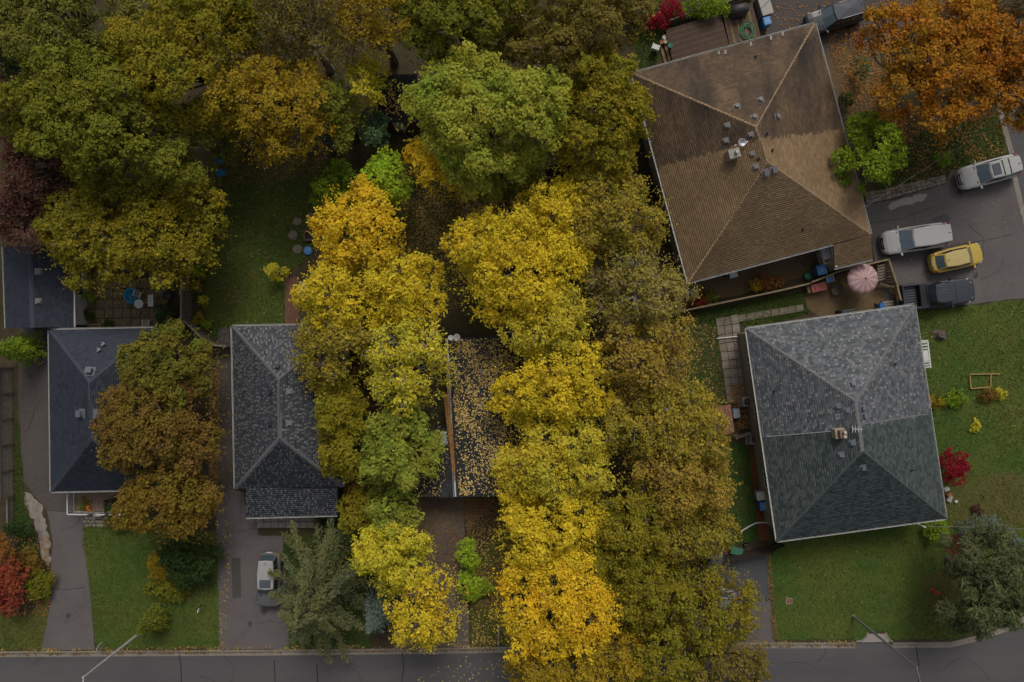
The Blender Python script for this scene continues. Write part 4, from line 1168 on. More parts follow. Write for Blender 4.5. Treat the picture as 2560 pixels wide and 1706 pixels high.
NT = [0]
def tree(name, label, cat, px, py, rx, ry, top, leafk, style='dense', base=None, group=None, bark=None, rot=0.0, seed=None):
    """one tree: crown seen at pixel (px, py) with pixel radii; trunk stands at base if given"""
    NT[0] += 1
    rng = np.random.default_rng(seed or 100 + NT[0])
    zc = top * .66
    if group in (GW, GR, GL) and style != 'small': rx, ry = rx * (1.18 if group == GW and top > 8 else 1.05), ry * (1.18 if group == GW and top > 8 else 1.05)
    c = P(px, py, zc); k = (H - zc) / F
    rx, ry = rx * k, ry * k
    b = P(base[0], base[1], 0) if base else Vector((c.x, c.y, 0))
    t = thing(name, label, cat, (b.x, b.y, 0), 0, group)
    off = np.array([c.x - b.x, c.y - b.y, 0])
    asp = .62; pale = bark or m_bark
    if style == 'dense':   r = broadleaf(rng, rx, ry, top * .55, top, .95, .175, 13, .22, .27, 1.05, 1.2)
    elif style == 'knob':  r = broadleaf(rng, rx, ry, top * .5, top, .8, .185, 15, .12, .24, 1.0, .8)
    elif style == 'airy':  r = broadleaf(rng, rx, ry, top * .62, top, .82, .17, 13, .42, .28, 1.3, 2.4)
    elif style == 'sparse':r = broadleaf(rng, rx, ry, top * .55, top, .85, .165, 11, .47, .32, 1.2, 2.8)
    elif style == 'twiggy':r = broadleaf(rng, rx, ry, top * .55, top, 1.0, .16, 10, .38, .4, 1.1, 1.8)
    elif style == 'shrub': r = broadleaf(rng, rx, ry, top * .2, top, max(.22, min(.55, rx * .45)), .11, 8, 0, .14, 2.2)
    elif style == 'small': r = broadleaf(rng, rx, ry, top * .35, top, .7, .17, 11, 0, .22, .9)
    elif style == 'spruce': r = conifer(rng, rx, ry, top * .1, top, .23, 11, .35, 12, 7, .2); asp = .42
    elif style == 'pine':  r = broadleaf(rng, rx, ry, top * .35, top, .6, .26, 16, 0, .22, 1.1); asp = .2
    elif style == 'smallspruce': r = conifer(rng, rx, ry, top * .1, top, .2, 9, .2, 7, 9, .2); asp = .4
    L, pos, nrm, sz, tw, axis = r
    if rot:
        q = np.array([[math.cos(rot), -math.sin(rot), 0], [math.sin(rot), math.cos(rot), 0], [0, 0, 1]])
        pos = pos @ q.T; nrm = nrm @ q.T
    pos = pos + off
    keep = pos[:, 2] > .06
    pos, nrm, sz = pos[keep], nrm[keep], sz[keep]
    if axis is not None: axis = axis[keep]
    o = mesh_np('crown', leaf_quads(pos, nrm, sz, rng, asp, axis), 4, LM[leafk], t)
    # trunk and limbs
    mb = MB()
    off = Vector(off)
    r0 = max(.03, min(.3, .035 * top))
    if axis is not None:
        mb.tube([(0, 0, 0), (off.x * .5, off.y * .5, top * .5), (off.x, off.y, top * .97)], [r0, r0 * .6, .02], 7)
        for st, en in L[::2]:
            mb.tube([Vector(st) + off, Vector(en) + off], [.03, .012], 4, False)
    else:
        fork = Vector((off.x * .35, off.y * .35, top * .3))
        mb.tube([(0, 0, -.05), (off.x * .12 + .05, off.y * .12, top * .15), fork, (off.x * .8, off.y * .8, top * .6)], [r0 * 1.25, r0, r0 * .85, r0 * .4], 7)
        step = 1 if style in ('sparse', 'twiggy', 'airy') else 2
        if style == 'shrub': step = 3
        ca, sa = math.cos(rot), math.sin(rot)
        for i, (x, y, z, lr) in enumerate(L):
            if i % step: continue
            e = Vector((x * ca - y * sa, x * sa + y * ca, z)) + off
            s = fork.lerp(Vector((off.x * .8, off.y * .8, top * .6)), rng.uniform(0, .9))
            mid = s.lerp(e, .55) + Vector((rng.normal(0, .2), rng.normal(0, .2), -.1 * (e - s).length * .5))
            mb.tube([s, mid, e], [r0 * .42, r0 * .25, r0 * .1], 5, False)
            if style in ('sparse', 'twiggy', 'airy') and i < len(tw):
                q = tw[i]; nn = {'sparse': 14, 'twiggy': 16, 'airy': 6}[style]
                for j in rng.choice(len(q), min(nn, len(q)), replace=False):
                    v = Vector((q[j][0] * ca - q[j][1] * sa, q[j][0] * sa + q[j][1] * ca, q[j][2])) + off
                    mb.tube([e, e.lerp(v, .6) + Vector((rng.normal(0, .1), rng.normal(0, .1), .05)), e.lerp(v, rng.uniform(1.1, 1.5))], [.04, .028, .014], 3, False)
    mb.build('trunk', pale, t)
    return t

GW, GL, GR, GS = 'trees of the wood behind the gardens', 'autumn trees of the middle garden', 'yellow trees along the right side yard', 'garden shrubs'
BL_, CO, SH = 'broadleaf_tree', 'conifer_tree', 'shrub'
bp = m_bark_pale
# wood, upper left
tree(BL_, 'grey olive tree in the very top left corner of the wood', 'tree', 165, 75, 180, 130, 11, 'olivegrey', 'dense', group=GW)
tree(BL_, 'narrow dark blue green tree at the left edge above the maroon trees', 'tree', 12, 170, 52, 85, 7, 'teal', 'dense', group=GW)
tree(BL_, 'big long olive tree just above and right of the maroon trees', 'tree', 268, 318, 205, 128, 12, 'olive', 'knob', group=GW, rot=-.55)
tree(BL_, 'olive yellow tree between the top left corner and the bare twiggy crown', 'tree', 480, 165, 135, 150, 11, 'olivegold', 'dense', group=GW)
tree(BL_, 'olive tree at the top edge, left of the twiggy crown', 'tree', 560, 20, 120, 80, 10, 'olive', 'dense', group=GW)
tree(BL_, 'small dark olive tree filling the gap above the back lawn', 'tree', 545, 320, 70, 65, 8, 'green', 'dense', group=GW)
tree(BL_, 'low green tree under the lower tip of the big long olive tree', 'tree', 450, 450, 75, 55, 7, 'green', 'dense', group=GW)
tree(BL_, 'rounded gold tree overhanging the top of the back lawn', 'tree', 705, 275, 118, 112, 10, 'gold', 'airy', group=GW)
tree(BL_, 'half bare brown tree with grey twigs at the top edge', 'tree', 755, 70, 125, 95, 11, 'brownolive', 'twiggy', group=GW, bark=bp)
tree(BL_, 'yellow brown tree at the top edge right of the half bare one', 'tree', 945, 60, 100, 85, 10, 'gold', 'twiggy', group=GW)
tree(BL_, 'wide olive green tree at the top edge above the big green tree', 'tree', 1150, 55, 150, 98, 11, 'olive', 'knob', group=GW)
tree(BL_, 'wide brown olive tree at the top edge left of the red bushes', 'tree', 1430, 70, 160, 115, 11, 'brownolive', 'dense', group=GW)
tree(BL_, 'olive gold tree between the big green tree and the brown roof', 'tree', 1490, 300, 118, 140, 10, 'olivegold', 'knob', group=GW)
tree(BL_, 'slim dark green tree right of the gold tree, above the lime tree', 'tree', 848, 285, 52, 80, 8, 'green', 'dense', group=GW)
tree(BL_, 'upper of three maroon trees at the left edge', 'tree', 55, 285, 85, 88, 8, 'maroon', 'twiggy', group='maroon trees')
tree(BL_, 'largest of the three maroon trees, in the middle, tinged brown', 'tree', 118, 410, 112, 115, 9, 'maroon', 'twiggy', group='maroon trees')
tree(BL_, 'lowest maroon tree, next to the garage roof', 'tree', 55, 535, 105, 90, 8, 'maroon', 'twiggy', group='maroon trees')
tree(BL_, 'brownish yellow tree leaning over the garage and patio', 'tree', 268, 585, 132, 132, 8, 'olivegold', 'airy', group=GW, bark=bp, base=(300, 640))
tree(BL_, 'olive yellow tree over the plank fence, above the dark round bush', 'tree', 450, 575, 105, 128, 8, 'olivegold', 'airy', group=GW, base=(440, 640))
# beside the navy house
tree(BL_, 'round yellow green tree at the upper right corner of the navy roof', 'tree', 424, 912, 112, 95, 7.6, 'greenrust', 'knob', base=(470, 905), group='trees beside the navy roofed house')
tree(BL_, 'rust brown tree covering the right side of the navy roof', 'tree', 398, 1075, 152, 135, 8, 'rust', 'dense', base=(475, 1070), group='trees beside the navy roofed house')
tree(BL_, 'olive brown tree at the lower right corner of the navy roof', 'tree', 436, 1255, 122, 90, 7.4, 'oliverust', 'dense', base=(460, 1270), group='trees beside the navy roofed house')
# around the left boundary of the middle garden
tree(BL_, 'deep gold tree beside the square fire pit', 'tree', 902, 578, 98, 106, 8, 'brightgold', 'airy', group=GL)
tree(BL_, 'yellow tree below the gold one, next to the red brown deck', 'tree', 862, 748, 108, 92, 8, 'yellow', 'airy', group=GL)
tree(BL_, 'yellow tree in mid garden, left of the largest yellow tree', 'tree', 1022, 738, 84, 98, 8, 'yellow', 'airy', group=GL)
tree(BL_, 'thin yellow tree hanging over the speckled roof', 'tree', 832, 868, 96, 86, 8, 'thinyellow', 'sparse', base=(890, 860), group=GL)
tree(BL_, 'thin yellow green tree left of the leaf strewn black roof', 'tree', 1015, 905, 105, 108, 9, 'yellowgreen', 'sparse', base=(1000, 900), group=GL, bark=bp)
tree(BL_, 'lime green tree inside the lot at its upper left', 'tree', 968, 450, 50, 78, 6, 'limelot', 'small', group=GL)
tree(BL_, 'lime tree beside the stepping stones of the back lawn', 'tree', 840, 460, 58, 56, 5, 'lime', 'small', group=GL)
tree(BL_, 'small bright gold tree below the big green tree', 'tree', 1118, 432, 72, 58, 8, 'brightgold', 'airy', group=GL)
tree(BL_, 'gold sapling left of the small bright gold tree', 'tree', 1032, 378, 27, 32, 4, 'brightgold', 'small', group=GL)
tree(BL_, 'yellow tree left of the dark red shed roof', 'tree', 928, 215, 48, 58, 7, 'yellowgreen', 'airy', group=GL)
tree(BL_, 'blue green tree below the dark red shed', 'tree', 935, 322, 36, 52, 5, 'teal', 'small', group=GL)
tree(BL_, 'huge rounded green tree at the top of the middle garden', 'tree', 1222, 300, 208, 142, 12, 'greenlot', 'knob', group=GL, rot=-.32)
tree(BL_, 'low dark green tree under the lower edge of the huge green tree', 'tree', 1270, 450, 90, 52, 5, 'green', 'small', group=GL)
# right part of the middle garden
tree(BL_, 'largest bright yellow tree, above the leaf strewn roof', 'tree', 1290, 668, 142, 138, 10, 'yellow', 'airy', group=GL)
tree(BL_, 'yellow tree right of and above the largest yellow one', 'tree', 1392, 560, 88, 95, 9, 'yellow', 'airy', group=GL)
tree(BL_, 'half bare grey yellow tree right of the satellite dish', 'tree', 1365, 810, 100, 92, 9, 'palelot', 'airy', group=GL, bark=bp)
tree(BL_, 'full yellow tree over the right half of the leaf strewn roof', 'tree', 1385, 960, 130, 112, 9, 'yellow', 'airy', base=(1430, 970), group=GL)
tree(BL_, 'thin pale tree right of the black roof, between two full yellow ones', 'tree', 1395, 1150, 118, 105, 9, 'palelot', 'airy', base=(1450, 1130), group=GL)
tree(BL_, 'bright yellow sapling at the lower right corner of the black roof', 'tree', 1305, 1195, 55, 95, 7, 'yellow', 'dense', base=(1330, 1280), group=GL)
tree(BL_, 'yellow tree between the front lawn and the right side yard', 'tree', 1395, 1325, 135, 98, 9, 'yellow', 'airy', group=GL)
tree(BL_, 'orange gold tree filling the lower right of the middle lot', 'tree', 1395, 1490, 150, 135, 9, 'brightgold', 'airy', group=GL)
tree(BL_, 'gold tree spreading over the street below the orange gold one', 'tree', 1450, 1655, 160, 85, 8, 'gold', 'airy', base=(1440, 1575), group=GL)
tree(BL_, 'green tree with yellow tips left of the carport roof', 'tree', 1002, 1112, 90, 112, 7, 'greentip', 'knob', group=GL, base=(990, 1120))
tree(BL_, 'dark green tree below the green one with yellow tips', 'tree', 985, 1272, 64, 68, 6, 'greentip', 'small', group=GL)
tree(BL_, 'yellow green tree left of the brown driveway', 'tree', 985, 1385, 88, 85, 7, 'yellowgreen', 'dense', group=GL)
tree(BL_, 'thin gold tree standing over the lower driveway', 'tree', 1062, 1512, 88, 95, 7, 'yellow', 'sparse', base=(1005, 1520), group=GL)
tree(BL_, 'olive yellow tree along the right side of the speckled roof', 'tree', 858, 1060, 64, 118, 7, 'olivegold', 'knob', base=(892, 1060), group=GL)
tree(BL_, 'small olive tree at the lower right of the speckled roof', 'tree', 892, 1268, 48, 60, 5, 'olivegold', 'small', group=GL)
# right side yard
tree(BL_, 'yellow olive tree touching the lower left corner of the brown roof', 'tree', 1535, 550, 125, 100, 9, 'thinyellow', 'airy', group=GR, bark=bp)
tree(BL_, 'half bare grey tree below the brown roof, at the wooden fence', 'tree', 1585, 725, 122, 105, 9, 'palebrown', 'sparse', group=GR, bark=bp)
tree(BL_, 'brownish thin tree left of the long stone path', 'tree', 1610, 890, 120, 92, 9, 'brownyellow', 'sparse', group=GR)
tree(BL_, 'wide olive yellow tree beside the rust red lean-to', 'tree', 1655, 1050, 140, 105, 9, 'thinyellow', 'airy', group=GR, bark=bp)
tree(BL_, 'olive yellow tree left of the mulch bed of the grey house', 'tree', 1690, 1195, 128, 104, 9, 'brownyellow', 'airy', group=GR)
tree(BL_, 'dull yellow tree close to the right edge of the middle lot', 'tree', 1555, 1330, 95, 115, 9, 'olivegold', 'airy', group=GR)
tree(BL_, 'yellow tree just above the dark plank fence', 'tree', 1705, 1322, 112, 72, 8, 'thinyellow', 'sparse', group=GR, base=(1700, 1340))
tree(BL_, 'olive tree standing over the parked cars of the right driveway', 'tree', 1755, 1515, 130, 105, 8, 'olivegold', 'sparse', group=GR, base=(1680, 1500))
tree(BL_, 'dull gold tree left of the tree over the parked cars', 'tree', 1615, 1465, 95, 100, 8, 'olivegold', 'airy', group=GR)
tree(BL_, 'olive tree overhanging the kerb at the bottom edge', 'tree', 1650, 1630, 105, 85, 8, 'olivegold', 'airy', group=GR, base=(1650, 1580))
tree(BL_, 'thin brown tree at the bottom edge, farthest right of the yellow ones', 'tree', 1815, 1655, 95, 72, 7, 'brownolive', 'sparse', group=GR, base=(1730, 1585))
# upper right
tree(BL_, 'wide orange maple in the top right corner', 'tree', 2330, 160, 195, 160, 10, 'orange', 'airy', bark=bp)
tree(BL_, 'second orange maple at the right edge, over the street', 'tree', 2515, 205, 110, 115, 10, 'orange', 'airy', bark=bp, base=(2470, 230))
tree(BL_, 'faded half bare tree between the orange maples at the top edge', 'tree', 2475, 40, 105, 75, 10, 'greyolive_thin', 'twiggy', bark=bp, base=(2420, 60))
tree(BL_, 'yellow green tree at the right eave of the brown roof', 'tree', 2172, 380, 82, 102, 7, 'lime', 'small', base=(2195, 390))
# conifers
tree(CO, 'large grey green spruce over the driveway with the silver car', 'tree', 772, 1516, 176, 238, 10, 'needle', 'spruce', base=(800, 1480))
tree(CO, 'grey spruce at the lower left corner of the middle lot', 'tree', 938, 1545, 58, 70, 6, 'bluespruce', 'smallspruce')
tree(CO, 'big dark pine at the street corner, lower right', 'tree', 2470, 1450, 118, 130, 7, 'pine', 'pine')
tree(CO, 'blue spruce behind the dark pine at the right edge', 'tree', 2512, 1345, 75, 45, 5, 'bluespruce', 'smallspruce')
tree(CO, 'light green cedar at the left edge below the garage', 'tree', 15, 872, 52, 48, 5, 'lime', 'smallspruce')
tree(CO, 'light green young cedar beneath the left street lamp', 'tree', 370, 1562, 40, 40, 3, 'green', 'smallspruce')

def shrub(label, px, py, rx, ry, top, leafk, style='shrub', cat='shrub'):
    return tree(SH, label, cat, px, py, rx, ry, top, leafk, style, group=GS)
shrub('dark green shrub mass between the front lawn and the pink grey driveway', 470, 1405, 68, 72, 2.6, 'darkgreen', 'small')
shrub('round orange yellow bush at the edge of the left front lawn', 400, 1420, 36, 34, 1.6, 'gold')
shrub('brown green bush below the round orange yellow bush', 420, 1480, 50, 30, 1.3, 'olive')
shrub('olive shrub at the foot of the wooden porch', 295, 1305, 38, 24, 1.5, 'brownolive')
shrub('bright red shrub at the left edge, lower of two', 18, 1462, 48, 68, 2.6, 'red', 'small')
shrub('orange red shrub at the left edge, upper of two', 12, 1372, 36, 40, 2.2, 'redorange', 'small')
shrub('olive orange bush right of the red shrubs', 66, 1408, 42, 30, 1.5, 'rust')
shrub('olive bush below the broken pale slab', 95, 1462, 32, 42, 1.4, 'olive')
shrub('dark green bush above the red shrubs, at the timber fence', 40, 1322, 40, 24, 1.6, 'darkgreen')
shrub('upper of two bright lime shrubs on the middle front lawn', 1168, 1382, 36, 38, 2.0, 'limelot')
shrub('lower of two bright lime shrubs on the middle front lawn', 1182, 1466, 42, 42, 2.0, 'limelot')
shrub('crimson globe shrub at the right wall of the grey house', 2384, 1168, 38, 50, 2.2, 'crimson')
shrub('clipped green shrub below the corner of the grey house', 2343, 1327, 32, 26, 1.4, 'lime')
shrub('dark round bush at the corner of the patio', 415, 795, 32, 36, 1.7, 'darkgreen')
shrub('lime shrub at the white garage wall', 215, 744, 22, 18, 1.2, 'lime')
shrub('dark leafy shrub at the white garage wall', 219, 786, 20, 18, 1.2, 'darkgreen')
shrub('small dark plant beside the orange planter box', 271, 812, 15, 10, .8, 'darkgreen')
shrub('dark green shrub at the top of the patio by the fence', 428, 700, 26, 22, 1.6, 'green')
shrub('yellow green hosta at the top of the bed along the plank fence', 497, 680, 15, 18, .8, 'lime')
shrub('yellow plant second from the top along the plank fence', 487, 714, 15, 16, .8, 'gold')
shrub('star shaped yellow plant in the bed along the plank fence', 507, 752, 14, 14, .8, 'yellowgreen')
shrub('yellow plant at the bend of the plank fence', 495, 797, 13, 12, .7, 'gold')
shrub('small green plant lowest in the bed along the plank fence', 515, 809, 10, 10, .6, 'lime')
shrub('small pale yellow tree alone on the back lawn', 686, 678, 23, 25, 2.2, 'yellowgreen')
shrub('long crimson barberry at the top edge, nearer to the wooden steps', 1640, 48, 44, 22, 1.5, 'crimson')
shrub('crimson barberry at the top edge beside the lime bush', 1682, 22, 30, 26, 1.6, 'crimson')
shrub('dark green bush at the top edge left of the barberries', 1622, 14, 30, 24, 1.8, 'teal')
shrub('wide lime bush at the top edge above the dark deck', 1765, 14, 66, 32, 1.8, 'lime')
shrub('lime shrub on the lawn above the white wagon', 2362, 396, 20, 22, 1.2, 'lime')
shrub('grey green shrub at the left tip of the orange maple', 2154, 172, 19, 32, 1.6, 'teal')
shrub('small green bush at the right wall of the brown house, below the grey green one', 2112, 250, 24, 14, .9, 'darkgreen')
shrub('yellow bush at the right wall of the grey house', 2338, 1006, 22, 17, 1.0, 'gold')
shrub('low green hedge of ferns on the right lawn', 2395, 998, 36, 12, .7, 'lime')
shrub('orange brown plant at the far end of the fern hedge', 2472, 988, 24, 12, .7, 'rust')
shrub('small yellow green plant ending the fern hedge at the right', 2506, 986, 11, 13, .7, 'yellowgreen')
shrub('orange and green flower clump along the wooden fence', 1925, 702, 34, 17, 1.0, 'redorange')
shrub('yellow flower clump along the wooden fence, farther left', 1890, 712, 22, 14, .9, 'gold')
shrub('dark red shrub at the left end of the wooden fence', 1748, 748, 24, 16, 1.0, 'red')
shrub('green shrub next to the dark red one at the wooden fence', 1780, 743, 18, 14, 1.0, 'green')
shrub('lime plant below the brown house, beside the slanting lattice', 1606, 492, 17, 14, .9, 'lime')
shrub('small yellow seedling on the right lawn below the grey house corner tree', 2440, 1066, 10, 9, .5, 'yellowgreen')
shrub('red brown seedling on the dry part of the right lawn', 2446, 1277, 11, 10, .5, 'maroon')
shrub('planter greenery along the wooden porch front', 281, 1268, 28, 8, 1.6, 'darkgreen')
shrub('trailing plant at the left corner of the wooden porch', 206, 1262, 13, 10, 1.5, 'green')
# ---------------------------------------------------------------- vehicles
def paint(name, c, rough=.4): return M(name, c, tuple(x * .94 for x in c), 2, rough, spec=.4, coat=.15)
m_carglass = glass_mat('car_glass', (.05, .07, .08), .05)
m_windsh = glass_mat('windscreen_glass', (.1, .14, .17), .12)
m_dkglass = glass_mat('dark_car_glass', (.025, .03, .035), .05)
m_sung = glass_mat('sunroof_glass', (.07, .08, .1), .05)
m_tyre = M('tyre', (.02, .02, .02), (.016, .016, .016), 6, .9)
m_rim = M('wheel_rim', (.35, .35, .36), (.3, .3, .31), 6, .35, metal=.6)
m_black = M('black_plastic', (.022, .022, .024), (.018, .018, .02), 6, .5)
m_head = M('headlight_lens', (.5, .52, .55), (.42, .44, .47), 6, .1, spec=.7)
m_tail = M('taillight_lens', (.4, .03, .02), (.32, .024, .016), 6, .15, spec=.7)
m_plate = M('number_plate', (.6, .6, .58), (.52, .52, .5), 6, .4)
m_chrome = M('chrome', (.55, .55, .56), (.5, .5, .51), 6, .2, metal=.9)

def vehicle(name, label, px, py, ang, L, Wd, Ht, pt, kind='suv', roof_mat=None, sunroof=False, rails=None, lower=None, glass=None):
    glass = glass or m_windsh
    c = P(px, py, .8); t = thing(name, label, 'truck' if kind == 'pickup' else 'car', (c.x, c.y, 0.02), ang)
    hw = Wd / 2
    belt = {'suv': .98, 'van': 1.0, 'hatch': .9, 'pickup': 1.08}[kind]
    st = {'suv': [(.5, .60, .70, .62), (.488, .78, .80, .72), (.455, .91, .88, .80), (.38, .975, .95, .87), (.22, 1, 1.02, .92), (.0, 1, 1.02, .94), (-.25, 1, 1.03, .95), (-.40, .98, 1.03, .95), (-.465, .93, 1.0, .93), (-.492, .82, .93, .86), (-.5, .66, .86, .8)],
          'van': [(.5, .56, .68, .6), (.488, .74, .80, .7), (.455, .89, .90, .80), (.38, .975, .99, .88), (.25, 1, 1.06, .94), (.0, 1, 1.06, .96), (-.25, 1, 1.06, .97), (-.42, .98, 1.06, .97), (-.475, .94, 1.03, .95), (-.495, .84, .98, .9), (-.5, .7, .9, .84)],
          'hatch': [(.5, .5, .6, .54), (.485, .70, .70, .62), (.45, .86, .80, .71), (.37, .96, .90, .79), (.24, 1, .97, .86), (.0, 1, .97, .88), (-.25, 1, .98, .9), (-.40, .97, .99, .9), (-.465, .9, .95, .87), (-.492, .76, .88, .8), (-.5, .58, .8, .74)],
          'pickup': [(.5, .66, .86, .78), (.49, .82, .98, .9), (.46, .94, 1.05, .98), (.38, .99, 1.1, 1.02), (.22, 1, 1.13, 1.06), (.1, 1, 1.12, 1.06), (-.04, 1, 1.12, 1.06)]}[kind]
    mb = MB(); rings = []
    for fx, fw, zt, zs in st:
        w = hw * fw; x = fx * L
        half = [(0, .26), (w * .8, .26), (w * .97, .4), (w, zs - .22), (w * .975, zs), (w * .88, zs + (zt - zs) * .62), (w * .5, zt), (0, zt + .015)]
        ring = [(x, y, z) for y, z in half] + [(x, -y, z) for y, z in half[-2:0:-1]]
        b = len(mb.v); mb.v += ring; rings.append((b, len(ring)))
    for (b0, n), (b1, _) in zip(rings, rings[1:]):
        for k in range(n):
            j = (k + 1) % n; mb.face([b0 + k, b1 + k, b1 + j, b0 + j])
    mb.face([rings[0][0] + k for k in range(rings[0][1])]); mb.face([rings[-1][0] + k for k in range(rings[-1][1])][::-1])
    mb.build('body', lower or pt, t, smooth=True, sub=1)
    # hood panel
    hd = [s for s in st if .2 <= s[0] <= .456]
    mb = MB(); 
    for (x0, w0, z0, s0), (x1, w1, z1, s1) in zip(hd, hd[1:]):
        for y0, y1 in ((-.8, -.4), (-.4, 0), (0, .4), (.4, .8)):
            def q(fx, fw, zt, zs, y): return (fx * L, hw * fw * y, zt + .022 - abs(y) ** 3 * (zt - zs) * .75)
            mb.poly([q(x0, w0, z0, s0, y0), q(x0, w0, z0, s0, y1), q(x1, w1, z1, s1, y1), q(x1, w1, z1, s1, y0)][::-1])
    mb.build('hood', pt, t, smooth=True)
    # cabin
    g = {'suv': (.235, .10, -.40, -.475, .88, .70), 'van': (.27, .12, -.44, -.487, .9, .74), 'hatch': (.25, .10, -.33, -.46, .87, .66), 'pickup': (.16, .07, -.12, -.155, .9, .74)}[kind]
    bz = belt
    lo = [(g[0] * L, hw * g[4] * .93), (g[3] * L, hw * g[4] * .84)]
    hi = [(g[1] * L, hw * g[5] * .97), (g[2] * L, hw * g[5] * .88)]
    xm0, xm1 = (lo[0][0] + lo[1][0]) / 2, (hi[0][0] + hi[1][0]) / 2
    ym0, ym1 = hw * g[4], hw * g[5] * 1.04
    lo_r = [(lo[0][0] + .1, 0), (lo[0][0], lo[0][1]), (xm0, ym0), (lo[1][0], lo[1][1]), (lo[1][0] - .06, 0)]
    hi_r = [(hi[0][0] + .07, 0), (hi[0][0], hi[0][1]), (xm1, ym1), (hi[1][0], hi[1][1]), (hi[1][0] - .05, 0)]
    full = lambda r, z: [(x, y, z) for x, y in r] + [(x, -y, z) for x, y in r[-2:0:-1]]
    A, B = full(lo_r, bz - .03), full(hi_r, Ht - .05)
    Cc = [(x * .97 + .03 * xm1, y * .93, Ht) for x, y, z in B]
    mb = MB(); n = len(A)
    mb.v += A + B + Cc
    for k in range(n):
        j = (k + 1) % n
        mb.mat(0).face([k, j, n + j, n + k][::-1]); mb.mat(1).face([n + k, n + j, 2 * n + j, 2 * n + k][::-1])
    cx = len(mb.v); mb.v.append((xm1, 0, Ht + .03))
    for k in range(n): mb.face([2 * n + k, 2 * n + (k + 1) % n, cx][::-1])
    mb.build('cabin', [pt, roof_mat or pt], t, smooth=False, bevel=.03)
    def pane(nm, a, b, u0, u1, v0, v1, mt):
        """pane on the cabin side between ring points a and b"""
        p00, p10, p11, p01 = [Vector(q) for q in (A[a], A[b], B[b], B[a])]
        f = lambda u, v: p00 * (1 - u) * (1 - v) + p10 * u * (1 - v) + p11 * u * v + p01 * (1 - u) * v
        nn = (p10 - p00).cross(p01 - p00).normalized()
        cen = (p00 + p10 + p11 + p01) / 4
        if nn.dot(cen - Vector((xm1, 0, bz))) < 0: nn = -nn
        q = [f(u0, v0), f(u1, v0), f(u1, v1), f(u0, v1)]
        return q, nn, mt, nm
    def glaze(nm, parts, mt):
        mb = MB()
        for q, nn, _, _ in parts: mb.hexa([p + nn * .004 for p in q], [p + nn * .018 for p in q])
        return mb.build(nm, mt, t)
    k = len(A)   # ring: 0 nose, 1 front corner, 2 mid, 3 rear corner, 4 tail, 5 rear, 6 mid, 7 front
    glaze('windscreen', [pane('', 0, 1, 0, .93, .06, .96, 0), pane('', 0, 7, 0, .93, .06, .96, 0)], glass)
    glaze('rear_window', [pane('', 4, 3, 0, .86, .2, .93, 0), pane('', 4, 5, 0, .86, .2, .93, 0)], m_carglass)
    for a, b, c_ in ((1, 2, 3), (7, 6, 5)):
        glaze('side_window', [pane('', a, b, .1, .95, .22, .9, 0)], m_dkglass)
        glaze('side_window', [pane('', b, c_, .04, .55 if kind in ('suv', 'van') else .82, .22, .9, 0)], m_dkglass)
        if kind in ('suv', 'van'): glaze('side_window', [pane('', b, c_, .6, .93, .24, .88, 0)], m_dkglass)
    # wipers' cowl
    mb = MB(); mb.bar((lo[0][0] + .12, -hw * .72, bz + .015), (lo[0][0] + .12, hw * .72, bz + .015), .09, .03); mb.build('cowl', m_black, t)
    if sunroof:
        mb = MB(); mb.box((hi[0][0] - .42, 0, Ht + .02), (.62, hw * .95, .03)); mb.build('sunroof', m_sung, t, bevel=.01)
    if sunroof == 2:
        for x in (.95, 1.45): 
            mb = MB(); mb.box((hi[0][0] - x, 0, Ht + .03), (.06, hw * 1.25, .03)); mb.build('roof_bar', m_black, t)
    if rails:
        for s in (-1, 1):
            mb = MB(); mb.tube([(hi[0][0] - .35, s * hw * .66, Ht), (hi[0][0] - .5, s * hw * .665, Ht + .06), (hi[1][0] + .25, s * hw * .665, Ht + .06), (hi[1][0] + .1, s * hw * .65, Ht)], .022, 6); mb.build('roof_rail', rails, t)
    for s in (-1, 1):
        mb = MB(); mx = lo[0][0] - .05; mb.hexa([(mx, s * hw * .93, bz - .02), (mx - .05, s * (hw + .19), bz), (mx + .1, s * (hw + .17), bz), (mx + .1, s * hw * .93, bz - .02)][::s],
                [(mx, s * hw * .93, bz + .1), (mx - .05, s * (hw + .19), bz + .13), (mx + .1, s * (hw + .17), bz + .13), (mx + .1, s * hw * .93, bz + .1)][::s])
        mb.build('mirror', pt if kind != 'pickup' else m_black, t, bevel=.02)
        f0 = st[2]; zf = f0[3]
        mb = MB(); mb.hexa([(L * .47, s * hw * .55, zf - .12), (L * .43, s * hw * .93, zf - .1), (L * .395, s * hw * .965, zf - .02), (L * .455, s * hw * .55, zf - .02)][::-s],
                [(L * .468, s * hw * .55, zf + .03), (L * .432, s * hw * .89, zf + .02), (L * .385, s * hw * .92, zf + .065), (L * .445, s * hw * .55, zf + .075)][::-s])
        mb.build('headlight', m_head, t, bevel=.01)
        if kind != 'pickup':
            mb = MB(); zr = st[-3][3]
            mb.hexa([(-L * .487, s * hw * .62, zr - .18), (-L * .42, s * hw * .99, zr - .15), (-L * .40, s * hw * .985, zr + .0), (-L * .487, s * hw * .60, zr)][::s],
                    [(-L * .482, s * hw * .64, zr + .06), (-L * .43, s * hw * .945, zr + .08), (-L * .405, s * hw * .94, zr + .1), (-L * .47, s * hw * .62, zr + .1)][::s])
            mb.build('taillight', m_tail, t, bevel=.01)
        for x in (.31, -.30):
            w = MB(); w.v = []; wx = MB()
            wx.lathe([(.22, -.11), (.33, -.1), (.345, -.06), (.345, .06), (.33, .1), (.22, .11)], n=20)
            wh = wx.build('wheel', m_tyre, t); wh.location = (x * L, s * (hw - .09), .335); wh.rotation_euler = (R(90), 0, 0)
            rm = MB(); rm.lathe([(.0, -.1), (.225, -.1), (.225, .1), (.0, .1)], n=14); rm.build('rim', m_rim, wh)
